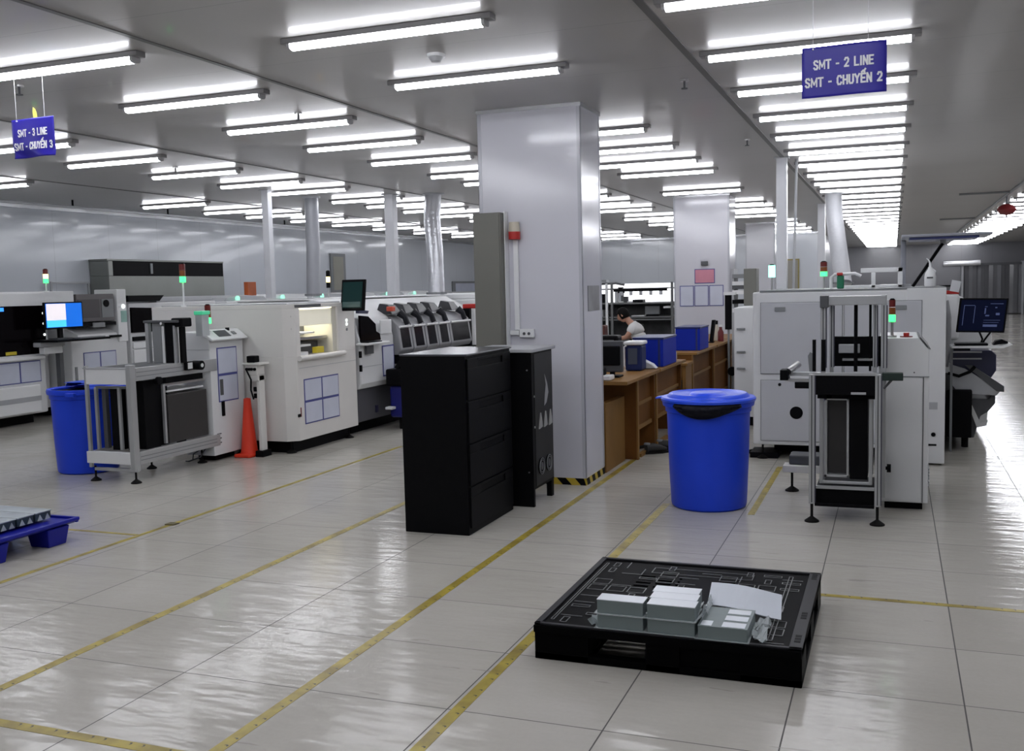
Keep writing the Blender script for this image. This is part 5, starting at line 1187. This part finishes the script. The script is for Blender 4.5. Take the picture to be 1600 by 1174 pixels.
# ------------------------------------------------------------------ desks beyond the big pillar
def desk(x0, x1, y0, y1, h, label, cover=0.25, yt=None):
    t = thing('work_desk', ((x0+x1)/2, (y0+y1)/2, 0), label, 'desk', 'wooden desks beyond the big pillar')
    B(x0, x1+0.05, yt or y0, y1, h-0.03, h).build('desk_top', WOOD_L, t, bevel=0.004)
    B(x0, x1, y0+0.01, y0+0.04, 0, h-0.03).build('side_panel', WOOD, t, bevel=0.002)
    B(x0, x1, y1-0.04, y1-0.01, 0, h-0.03).build('side_panel', WOOD, t, bevel=0.002)
    B(x1-0.06, x1-0.04, y0+0.04, y1-0.04, cover, h-0.03).build('modesty_panel', WOOD, t)
    B(x1-0.04, x1-0.025, y0+0.04, y1-0.04, h*0.62, h*0.66).build('batten', WOOD_L, t); B(x1-0.04, x1-0.025, y0+0.04, y1-0.04, cover, cover+0.035).build('batten', WOOD_L, t)
    B(x1-0.01, x1+0.004, y0, y0+0.05, 0, h-0.03).build('edge_strip', WOOD_L, t)
    return t
desk(-2.95, -2.13, 8.66, 9.38, 0.755, 'brown wooden desk nearest the big pillar', yt=8.12)
desk(-2.95, -2.13, 9.42, 10.66, 0.755, 'second brown wooden desk, just left of the lidded blue barrel')
desk(-3.1, -2.15, 11.4, 12.8, 0.775, 'brown wooden desk with the rear blue plastic box on it', 0.08)
desk(-3.1, -2.15, 12.85, 14.2, 0.775, 'brown wooden desk in front of the second pillar', 0.08)
desk(-3.1, -2.15, 14.25, 15.6, 0.775, 'brown wooden desk farthest back at the second pillar', 0.08)
o = B(-2.30, -2.235, 7.99, 8.62, 0.0, 0.58).build('wooden_board', WOOD_L, bevel=0.003); tag(o, 'light wooden board standing on edge behind the big pillar', 'board')
t = thing('wooden_stool', (-2.32, 11.1, 0), 'small light wooden cabinet with a dark opening behind the lidded barrel', 'stool')
for x in (-2.44, -2.16): B(x-0.02, x+0.02, 10.95, 11.3, 0, 0.66).build('side', WOOD_L, t, bevel=0.003)
B(-2.48, -2.12, 10.93, 11.32, 0.66, 0.69).build('seat_top', WOOD_L, t, bevel=0.004); B(-2.42, -2.18, 10.96, 11.0, 0.50, 0.66).build('apron', WOOD_L, t)
B(-2.42, -2.18, 11.25, 11.28, 0, 0.5).build('back', GREY_D, t)
o = B(-2.36, -2.24, 11.0, 11.2, 0.691, 0.705).build('paper_pad', PAPER_W); tag(o, 'white paper pad on the small wooden cabinet', 'paper')
t = thing('wooden_crate', (-2.03, 10.2, 0), 'low light wooden crate in front of the second desk', 'crate')
B(-2.09, -1.98, 10.1, 10.35, 0.0, 0.26).build('crate_body', WOOD_L, t, bevel=0.004); B(-2.10, -1.97, 10.08, 10.37, 0.26, 0.30).build('dark_lid', GREY_D, t)

def bbox_(x0, x1, y0, y1, z0, z1, label):
    t = thing('plastic_box', ((x0+x1)/2, (y0+y1)/2, z0), label, 'box')
    B(x0, x1, y0, y1, z0, z1-0.02).build('box_body', BLUE_BOX, t, bevel=0.006)
    B(x0-0.006, x1+0.006, y0-0.006, y1+0.006, z1-0.02, z1).build('rim', mat('navy rim', (0.01, 0.02, 0.12), 0.4), t, bevel=0.004)
    B(x1-0.05, x1-0.03, y0-0.003, y0, z0, z1-0.02).build('corner_rib', mat('navy rim', (0.01, 0.02, 0.12)), t)
    return t
bbox_(-2.40, -2.10, 9.62, 10.25, 0.757, 1.045, 'front blue corrugated plastic box on the second desk')
bbox_(-2.41, -2.12, 11.72, 12.3, 0.777, 1.055, 'rear blue corrugated plastic box in front of the second pillar')
t = thing('test_instrument', (-2.52, 9.24, 0.757), 'tall black instrument on the nearest desk beside the big pillar', 'instrument')
B(-2.66, -2.43, 9.16, 9.32, 0.757, 1.09).build('case', BLACK, t, bevel=0.02)
B(-2.62, -2.47, 9.154, 9.16, 0.95, 1.05).build('front_window', GREY_D, t, bevel=0.004)
B(-2.60, -2.50, 9.13, 9.16, 0.80, 0.83).build('white_port', W_MACH, t, bevel=0.006)
t = thing('office_monitor', (-2.42, 8.55, 0.757), 'black monitor seen from behind on the nearest desk', 'monitor')
B(-2.44, -2.22, 8.52, 8.56, 0.80, 1.075).build('housing', GREY_D, t, bevel=0.01); B(-2.40, -2.24, 8.46, 8.62, 0.757, 0.772).build('foot', BLACK, t, bevel=0.004); B(-2.34, -2.30, 8.53, 8.56, 0.77, 0.82).build('neck', BLACK, t)
B(-2.42, -2.24, 8.50, 8.52, 0.86, 1.03).build('back_shell', BLACK, t, bevel=0.01)
t = thing('white_instrument', (-2.36, 8.25, 0.757), 'small white and black instrument at the near end of the nearest desk', 'instrument')
B(-2.42, -2.24, 8.17, 8.32, 0.757, 0.80).build('base', W_BRIGHT, t, bevel=0.01); B(-2.40, -2.30, 8.19, 8.28, 0.80, 0.86).build('head', BLACK, t, bevel=0.01)
t = thing('display_unit', (-2.28, 9.3, 0.757), 'navy unit with a white hooded top, left of the front blue box', 'device')
B(-2.36, -2.20, 9.14, 9.34, 0.757, 1.0).build('navy_body', mat('navy shell', (0.015, 0.025, 0.10), 0.5, spec=0.2), t, bevel=0.02)
B(-2.37, -2.19, 9.12, 9.35, 1.0, 1.035).build('white_hood', W_MACH, t, bevel=0.012)
B(-2.33, -2.24, 9.135, 9.141, 0.82, 0.97).build('grey_window', mat('slate window', (0.06, 0.075, 0.11), 0.3), t, bevel=0.01)
MB().tube([(-2.365, 9.13, 0.80), (-2.365, 9.13, 0.98), (-2.34, 9.13, 1.0)], 0.01).build('side_rod', W_MACH, t)
o = MB().prism([(-2.30, 0.758), (-2.12, 0.758), (-2.16, 0.80), (-2.30, 0.87)], 1, 9.40, 9.5).build('crumpled_paper', PAPER_W, bevel=0.01); tag(o, 'white crumpled paper in front of the front blue box', 'paper')
t = thing('desk_phone', (-2.2, 10.45, 0.757), 'cream and black device right of the front blue box', 'device')
B(-2.24, -2.14, 10.38, 10.5, 0.757, 0.85).build('body', mat('cream plastic', (0.5, 0.46, 0.38), 0.4), t, bevel=0.02); MB().cyl((-2.19, 10.375, 0.82), (-2.19, 10.38, 0.82), 0.03, n=12).build('dial', BLACK, t)
for i, (x, y, lab, h) in enumerate(((-2.36, 13.2, 'tilted black bracket on the desk right of the rear blue box, left of two', 0.25), (-2.26, 13.25, 'black upright screen on the desk right of the rear blue box', 0.30))):
    t = thing('desk_device', (x, y, 0.777), lab, 'device')
    B(x-0.035, x+0.035, y, y+0.12, 0.777, 0.79).build('foot', BLACK, t)
    b = MB().box(x-0.02, x+0.02, y+0.03, y+0.14, 0.79, 0.777+h); b.rot((x, y, 0.79), 'Y', (-0.45, 0.12)[i]); b.build('screen', BLACK, t, bevel=0.006)
t = thing('bottle', (-2.18, 13.6, 0.777), 'dark red bottle on the desk at the second pillar', 'bottle')
MB().lathe(-2.18, 13.6, [(0, 0.778), (0.04, 0.778), (0.04, 0.90), (0.02, 0.94), (0.02, 0.97), (0, 0.97)], 16).build('bottle', RED_DK, t, smooth=True)
MB().cyl((-2.18, 13.6, 0.97), (-2.18, 13.6, 1.0), 0.025, n=12).build('cap', W_BRIGHT, t)
t = thing('glue_bottle', (-2.27, 13.75, 0.777), 'pale bottle with dark cap beside the dark red bottle', 'bottle')
MB().lathe(-2.27, 13.75, [(0, 0.778), (0.045, 0.778), (0.045, 0.95), (0.02, 1.0), (0, 1.0)], 16).build('bottle', mat('cream plastic', (0.5, 0.46, 0.38)), t, smooth=True); MB().cyl((-2.27, 13.75, 1.0), (-2.27, 13.75, 1.05), 0.03, n=12).build('cap', BLACK, t)
# shoes left on the floor under the desk
def shoe(x, y, a, lab):
    t = thing('shoe', (x, y, 0), lab, 'shoe', 'shoes under the nearest desk')
    MB().prism([(-0.13, -0.035), (-0.10, -0.045), (0.06, -0.045), (0.13, -0.02), (0.13, 0.02), (0.06, 0.045), (-0.10, 0.045), (-0.13, 0.03)], 2, 0.0, 0.02)
    s = MB().prism([(x-0.13, y-0.035), (x-0.10, y-0.045), (x+0.06, y-0.045), (x+0.13, y-0.02), (x+0.13, y+0.02), (x+0.06, y+0.045), (x-0.10, y+0.045), (x-0.13, y+0.03)], 2, 0.0, 0.02); s.build('sole', RUBBER, t)
    s = MB().tube([(x-0.09, y, 0.05), (x-0.02, y, 0.055), (x+0.05, y, 0.04), (x+0.11, y, 0.032)], [0.045, 0.042, 0.036, 0.018], 12); s.build('upper', mat('black canvas', (0.015, 0.014, 0.014), 0.6), t, smooth=True)
    MB().cyl((x-0.08, y, 0.085), (x-0.08, y, 0.10), 0.032, 0.028, n=12).build('collar', GREY_M, t)
    t.rotation_euler.z = a
shoe(-2.06, 9.05, 0.6, 'black shoe on the floor under the nearest desk, left of the pair')
shoe(-1.98, 9.25, 0.2, 'black shoe on the floor under the nearest desk, right of the pair')
o = MB().tube([(-2.35, 8.8, 0.02), (-2.25, 8.85, 0.02), (-2.30, 9.1, 0.02), (-2.22, 9.3, 0.02)], 0.015).build('power_cable', RUBBER); tag(o, 'black cable on the floor beneath the nearest desk', 'cable')
o = B(-2.17, -2.13, 8.8, 10.0, 0.0, 0.03).build('floor_trunking', WOOD_L); tag(o, 'pale floor strip along the foot of the desks', 'strip')

# ------------------------------------------------------------------ lit workbench rack behind the person
t = thing('workbench_rack', (-4.2, 16.9, 0), 'tall grey workbench rack with a bright white lit shelf, behind the person', 'rack')
RK = mat('rack grey', (0.13, 0.135, 0.135), 0.4)
for x in (-5.4, -4.56, -4.47, -3.44):
    for y in (16.5, 17.2): B(x-0.02, x+0.02, y-0.02, y+0.02, 0, 1.60).build('post', RK if x != -4.56 else W_MACH, t)
for z in (0.62, 0.98, 1.02, 1.255, 1.50): B(-5.42, -3.42, 16.5, 17.2, z-0.012, z+0.012).build('shelf', RK, t)
B(-5.40, -3.46, 17.16, 17.18, 0.10, 1.24).build('dark_back', mat('dark rack contents', (0.07, 0.07, 0.072), 0.5, vary=0.6), t)
B(-4.43, -3.46, 17.16, 17.18, 1.27, 1.50).build('white_back', mat('lit white panel', (0.8, 0.8, 0.8), 0.6, emit=(0.95, 0.96, 1.0), estr=1.6), t)  # back panels glow to stand in for the tube light falling on them
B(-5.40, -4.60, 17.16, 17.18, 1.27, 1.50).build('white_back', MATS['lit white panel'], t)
MB().cyl((-4.4, 16.8, 1.485), (-3.5, 16.8, 1.485), 0.014, n=10).build('bench_tube_light', emis('bench tube', (0.95, 0.96, 1.0), 9.0), t)
B(-5.4, -3.42, 16.52, 17.1, 1.512, 1.585).build('top_light_box', mat('lit white box', (0.8, 0.8, 0.8), 0.6, emit=(0.95, 0.96, 1.0), estr=1.3), t)
B(-4.44, -3.52, 16.49, 16.52, 1.455, 1.50).build('black_beam', BLACK, t)
for i in range(5): B(-4.33+i*0.17, -4.28+i*0.17, 16.47, 16.50, 1.39, 1.455).build('hanging_clip', GREY_L, t)
B(-5.0, -4.55, 16.45, 16.6, 1.62, 1.66).build('top_pipe', GREY_M, t); MB().tube([(-4.7, 16.5, 1.59), (-4.4, 16.5, 1.60), (-4.25, 16.5, 1.57)], 0.02).build('lamp_arm', GREY_D, t)
MB().cyl((-4.32, 16.55, 1.43), (-4.32, 16.55, 1.53), 0.06, n=12).build('black_lamp', BLACK, t)
def item(x0, x1, y, z0, z1, m_, lab, cat, name, dy=0.2):
    o = B(x0, x1, y, y+dy, z0, z1).build(name, m_, bevel=0.008); tag(o, lab, cat)
item(-4.30, -4.22, 16.6, 1.268, 1.37, GREY_D, 'dark bottle on the bright shelf of the workbench rack', 'bottle', 'dark_bottle', 0.08)
item(-4.14, -3.96, 16.6, 1.268, 1.315, BLACK, 'black tool lying on the bright shelf of the workbench rack', 'tool', 'black_tool')
item(-4.38, -4.05, 16.6, 1.268, 1.29, W_BRIGHT, 'flat white tray under the dark bottle on the bright shelf', 'tray', 'white_tray', 0.001+0.04)
item(-3.95, -3.70, 16.7, 1.034, 1.20, GREY_M, 'grey monitor on the middle shelf of the workbench rack', 'monitor', 'grey_monitor', 0.05)
item(-4.15, -3.92, 16.55, 1.034, 1.05, W_BRIGHT, 'white sheet on the middle shelf edge, right of the person', 'sheet', 'white_sheet')
item(-3.90, -3.68, 16.55, 1.034, 1.065, BLACK, 'black box right of the white sheet on the middle shelf', 'box', 'black_box', 0.12)
item(-3.60, -3.44, 16.55, 1.034+0.13, 1.20, W_BRIGHT, 'small white box at the right end of the rack', 'box', 'white_box', 0.3)
item(-4.9, -4.62, 16.6, 1.268, 1.42, BLACK, 'black instrument on the left bay of the workbench rack', 'instrument', 'black_instrument')
item(-4.95, -4.65, 16.55, 1.034, 1.15, W_MACH, 'white instrument on the left middle shelf of the rack', 'instrument', 'white_instrument')
item(-3.95, -3.78, 15.6, 0.0, 0.93, BLACK, 'black stool-height case in front of the workbench rack', 'case', 'black_case', 0.3)

# ------------------------------------------------------------------ person at the bench
def skinned(name, V, E, R, m, parent, sub=2):
    me = bpy.data.meshes.new(name); base = wloc(parent)
    me.from_pydata([tuple(Vector(v)-base) for v in V], E, []); o = bpy.data.objects.new(name, me); COL.objects.link(o); o.parent = parent
    sk = o.modifiers.new('skin', 'SKIN'); sk.use_smooth_shade = True
    for i, r in enumerate(R): me.skin_vertices[0].data[i].radius = (r, r) if not isinstance(r, tuple) else r
    me.skin_vertices[0].data[0].use_root = True
    ss = o.modifiers.new('sub', 'SUBSURF'); ss.levels = sub; ss.render_levels = sub
    me.materials.append(m); return o
px_, py_ = -3.42, 14.2
t = thing('person', (px_, py_, 0), 'person in a white shirt bending over the bench beyond the desks', 'person')
def P(dx, dy, z): return (px_+dx, py_+dy, z)
V = [P(0, 0, 0.52), P(0.0, 0, 0.66), P(-0.015, 0, 0.82), P(-0.05, 0, 0.98), P(-0.11, 0, 1.10), P(-0.17, 0, 1.155), P(-0.215, 0, 1.19), P(-0.245, 0, 1.26),
     P(-0.11, -0.17, 1.05), P(-0.20, -0.20, 0.92), P(-0.36, -0.12, 0.90), P(-0.44, -0.10, 0.905),
     P(-0.11, 0.17, 1.05), P(-0.20, 0.20, 0.92), P(-0.36, 0.12, 0.90), P(-0.44, 0.10, 0.905),
     P(-0.03, -0.11, 0.50), P(-0.38, -0.13, 0.47), P(-0.40, -0.13, 0.10), P(-0.47, -0.13, 0.05),
     P(-0.03, 0.11, 0.50), P(-0.38, 0.13, 0.47), P(-0.40, 0.13, 0.10), P(-0.47, 0.13, 0.05)]
E = [(0, 1), (1, 2), (2, 3), (3, 4), (4, 5), (5, 6), (6, 7), (4, 8), (8, 9), (9, 10), (10, 11), (4, 12), (12, 13), (13, 14), (14, 15),
     (0, 16), (16, 17), (17, 18), (18, 19), (0, 20), (20, 21), (21, 22), (22, 23)]
R = [(0.09, 0.08), (0.085, 0.07), (0.09, 0.075), (0.095, 0.075), (0.075, 0.065), 0.06, 0.055, 0.05, 0.055, 0.042, 0.033, 0.026, 0.055, 0.042, 0.033, 0.026, 0.085, 0.065, 0.045, 0.04, 0.085, 0.065, 0.045, 0.04]
skinned('body', V, E, R, SKIN, t)
shirtV = [P(0.0, 0, 0.60), P(0.005, 0, 0.72), P(-0.01, 0, 0.84), P(-0.045, 0, 0.98), P(-0.10, 0, 1.09), P(-0.11, -0.16, 1.055), P(-0.16, -0.195, 0.98), P(-0.11, 0.16, 1.055), P(-0.16, 0.195, 0.98), P(-0.15, 0, 1.13)]
skinned('shirt', shirtV, [(0, 1), (1, 2), (2, 3), (3, 4), (4, 5), (5, 6), (4, 7), (7, 8), (4, 9)], [(0.165, 0.13), (0.155, 0.12), (0.16, 0.125), (0.17, 0.135), (0.135, 0.12), 0.085, 0.065, 0.085, 0.065, 0.085], SHIRT, t)
skinned('trousers', [P(0, 0, 0.56), P(-0.03, -0.11, 0.52), P(-0.37, -0.13, 0.485), P(-0.39, -0.13, 0.14), P(-0.03, 0.11, 0.52), P(-0.37, 0.13, 0.485), P(-0.39, 0.13, 0.14)],
        [(0, 1), (1, 2), (2, 3), (0, 4), (4, 5), (5, 6)], [(0.16, 0.13), 0.10, 0.075, 0.055, 0.10, 0.075, 0.055], GREY_D, t)
hx, hy, hz_ = px_-0.265, py_, 1.29
hd = MB(); n = 20
for j in range(13):
    ph = -PI/2+PI*j/12
    for i in range(n):
        a = 2*PI*i/n; r = math.cos(ph)
        x = math.cos(a)*r*0.092; y = math.sin(a)*r*0.075; z = math.sin(ph)*0.115
        if z < 0: x -= 0.012*(-z/0.115); y *= 1-0.25*(-z/0.115)
        if math.cos(a) < -0.93 and -0.035 < z < 0.015: x -= 0.02      # nose
        hd.v.append((hx+x, hy+y, hz_+z))
for j in range(12):
    for i in range(n): q = (i+1) % n; hd.f.append((j*n+i, j*n+q, (j+1)*n+q, (j+1)*n+i))
hd.rot((hx, hy, hz_-0.08), 'Y', -0.45)
h_ = hd.build('head', SKIN, t, smooth=True)
hr = MB()
for j in range(13):
    ph = -PI/2+PI*j/12
    for i in range(n):
        a = 2*PI*i/n; r = math.cos(ph); hr.v.append((hx+0.012+math.cos(a)*r*0.100, hy+math.sin(a)*r*0.086, hz_+0.016+math.sin(ph)*0.116))
for j in range(12):
    for i in range(n):
        q = (i+1) % n; c = sum((Vector(hr.v[k]) for k in (j*n+i, j*n+q, (j+1)*n+q, (j+1)*n+i)), Vector())/4
        if not (c.x < hx-0.045 and c.z < hz_+0.05) and c.z > hz_-0.075: hr.f.append((j*n+i, j*n+q, (j+1)*n+q, (j+1)*n+i))
hr.rot((hx, hy, hz_-0.08), 'Y', -0.45); hr.build('hair', HAIR, h_, smooth=True, solid=0.006)
for s in (-1, 1):
    e = MB().lathe(0, 0, [(0, -0.006), (0.006, 0), (0, 0.006)], 8); e.v = [(hx-0.083+x, hy+s*0.028+y, hz_+0.012+z) for x, y, z in e.v]; e.rot((hx, hy, hz_-0.08), 'Y', -0.45); e.build('eye', BLACK, h_)
    e = MB().box(hx-0.01, hx+0.015, hy+s*0.078-0.006, hy+s*0.078+0.006, hz_-0.02, hz_+0.025); e.rot((hx, hy, hz_-0.08), 'Y', -0.45); e.build('ear', SKIN, h_, bevel=0.004)
e = MB().box(hx-0.098, hx-0.082, hy-0.022, hy+0.022, hz_-0.055, hz_-0.049); e.rot((hx, hy, hz_-0.08), 'Y', -0.45); e.build('mouth', mat('lips', (0.3, 0.1, 0.08), 0.5), h_)
for s in (-1, 1):
    V = [P(-0.44, s*0.10, 0.905), P(-0.50, s*0.10, 0.905)]; E = [(0, 1)]; R = [(0.03, 0.02), (0.034, 0.018)]
    for k, (oy, L_) in enumerate(((-0.03, 0.055), (-0.01, 0.068), (0.01, 0.064), (0.03, 0.05))):
        i0 = len(V); V += [P(-0.515, s*0.10+oy, 0.905), P(-0.515-L_*0.6, s*0.10+oy*1.1, 0.900), P(-0.515-L_, s*0.10+oy*1.1, 0.885)]; E += [(1, i0), (i0, i0+1), (i0+1, i0+2)]; R += [0.010, 0.009, 0.008]
    i0 = len(V); V += [P(-0.47, s*0.10-s*0.045, 0.90), P(-0.50, s*0.10-s*0.06, 0.89)]; E += [(0, i0), (i0, i0+1)]; R += [0.011, 0.009]
    skinned('hand', V, E, R, SKIN, t, 1)
t.scale = (0.88, 0.88, 0.88)
t = thing('work_stool', (px_+0.02, py_, 0), 'round stool the person in white is sitting on', 'stool')
MB().cyl((px_+0.02, py_, 0.31), (px_+0.02, py_, 0.36), 0.19, n=24).build('seat', BLACK, t, bevel=0.01); MB().cyl((px_+0.02, py_, 0.03), (px_+0.02, py_, 0.31), 0.025, n=12).build('column', STEEL, t)
MB().cyl((px_+0.02, py_, 0.0), (px_+0.02, py_, 0.03), 0.2, n=20).build('base', BLACK, t)
t = thing('assembly_bench', (-4.4, 14.2, 0), 'dark assembly bench in front of the person in white', 'bench')
B(-4.9, -3.87, 13.7, 14.8, 0.77, 0.80).build('bench_top', GREY_M, t, bevel=0.004)
for x in (-4.85, -3.92):
    for y in (13.75, 14.75): B(x-0.02, x+0.02, y-0.02, y+0.02, 0, 0.77).build('leg', RK, t)
B(-4.85, -3.92, 13.73, 13.75, 0.35, 0.75).build('front_panel', BLACK, t)
B(-4.15, -3.98, 14.25, 14.45, 0.80, 0.98).build('fixture', mat('dark red fixture', (0.09, 0.02, 0.015), 0.5), t, bevel=0.02)
B(-4.6, -4.25, 14.0, 14.4, 0.80, 0.90).build('tray', mat('pale green tray', (0.2, 0.27, 0.24), 0.5), t, bevel=0.01)

# ------------------------------------------------------------------ far end of the hall
t = thing('strip_curtain', (3.7, 45.6, 0), 'dark plastic strip curtain in the far wall doorway', 'curtain')
cm = MB()
for i in range(14):
    x = 2.72+i*0.152; k0 = len(cm.v); cm.box(x, x+0.165, 45.55+0.02*(i % 2), 45.556+0.02*(i % 2), 0.04, 2.02); cm.rot((x+0.08, 45.56, 0), 'Z', (0.35, -0.2, 0.1, -0.4, 0.25)[i % 5], k0)
cm.build('strips', CURTAIN, t); B(2.66, 4.86, 45.5, 45.62, 2.02, 2.12).build('header_rail', GREY_D, t)
B(2.60, 2.68, 45.45, 45.98, 0, 2.16).build('door_post', GREY_L, t); B(4.84, 4.92, 45.45, 45.98, 0, 2.16).build('door_post', GREY_L, t)
t = thing('light_reflection', (3.0, 45.4, 2.2), 'bright tube standing in for lamp reflections over the curtained doorway', 'duct')
MB().tube([(1.9, 45.3, 2.12), (2.4, 45.3, 2.13), (2.9, 45.3, 2.12), (3.3, 45.3, 2.14)], 0.11, 14).build('reflection_tube', mat('bright lamp reflection', (0.72, 0.73, 0.75), 0.2, metal=0.5, bump=0.8, bscale=8), t, smooth=True)  # bright shiny tube stands in for lamp reflections above the curtain
B(0.4, 2.55, 45.85, 45.98, 0.95, 1.0).build('dark_rail', BLACK, t); B(0.4, 2.55, 45.85, 45.98, 1.18, 1.24).build('dark_rail', BLACK, t)
t = thing('yellow_notice', (-2.6, 29.9, 1.2), 'yellow framed notice on the back wall behind the nearest white post', 'notice')
B(-3.0, -2.55, 29.92, 29.98, 1.15, 2.2).build('frame', mat('dull yellow frame', (0.30, 0.25, 0.09), 0.5), t); B(-2.96, -2.59, 29.90, 29.92, 1.19, 2.16).build('paper', mat('pale yellow paper', (0.30, 0.29, 0.26), 0.5), t)
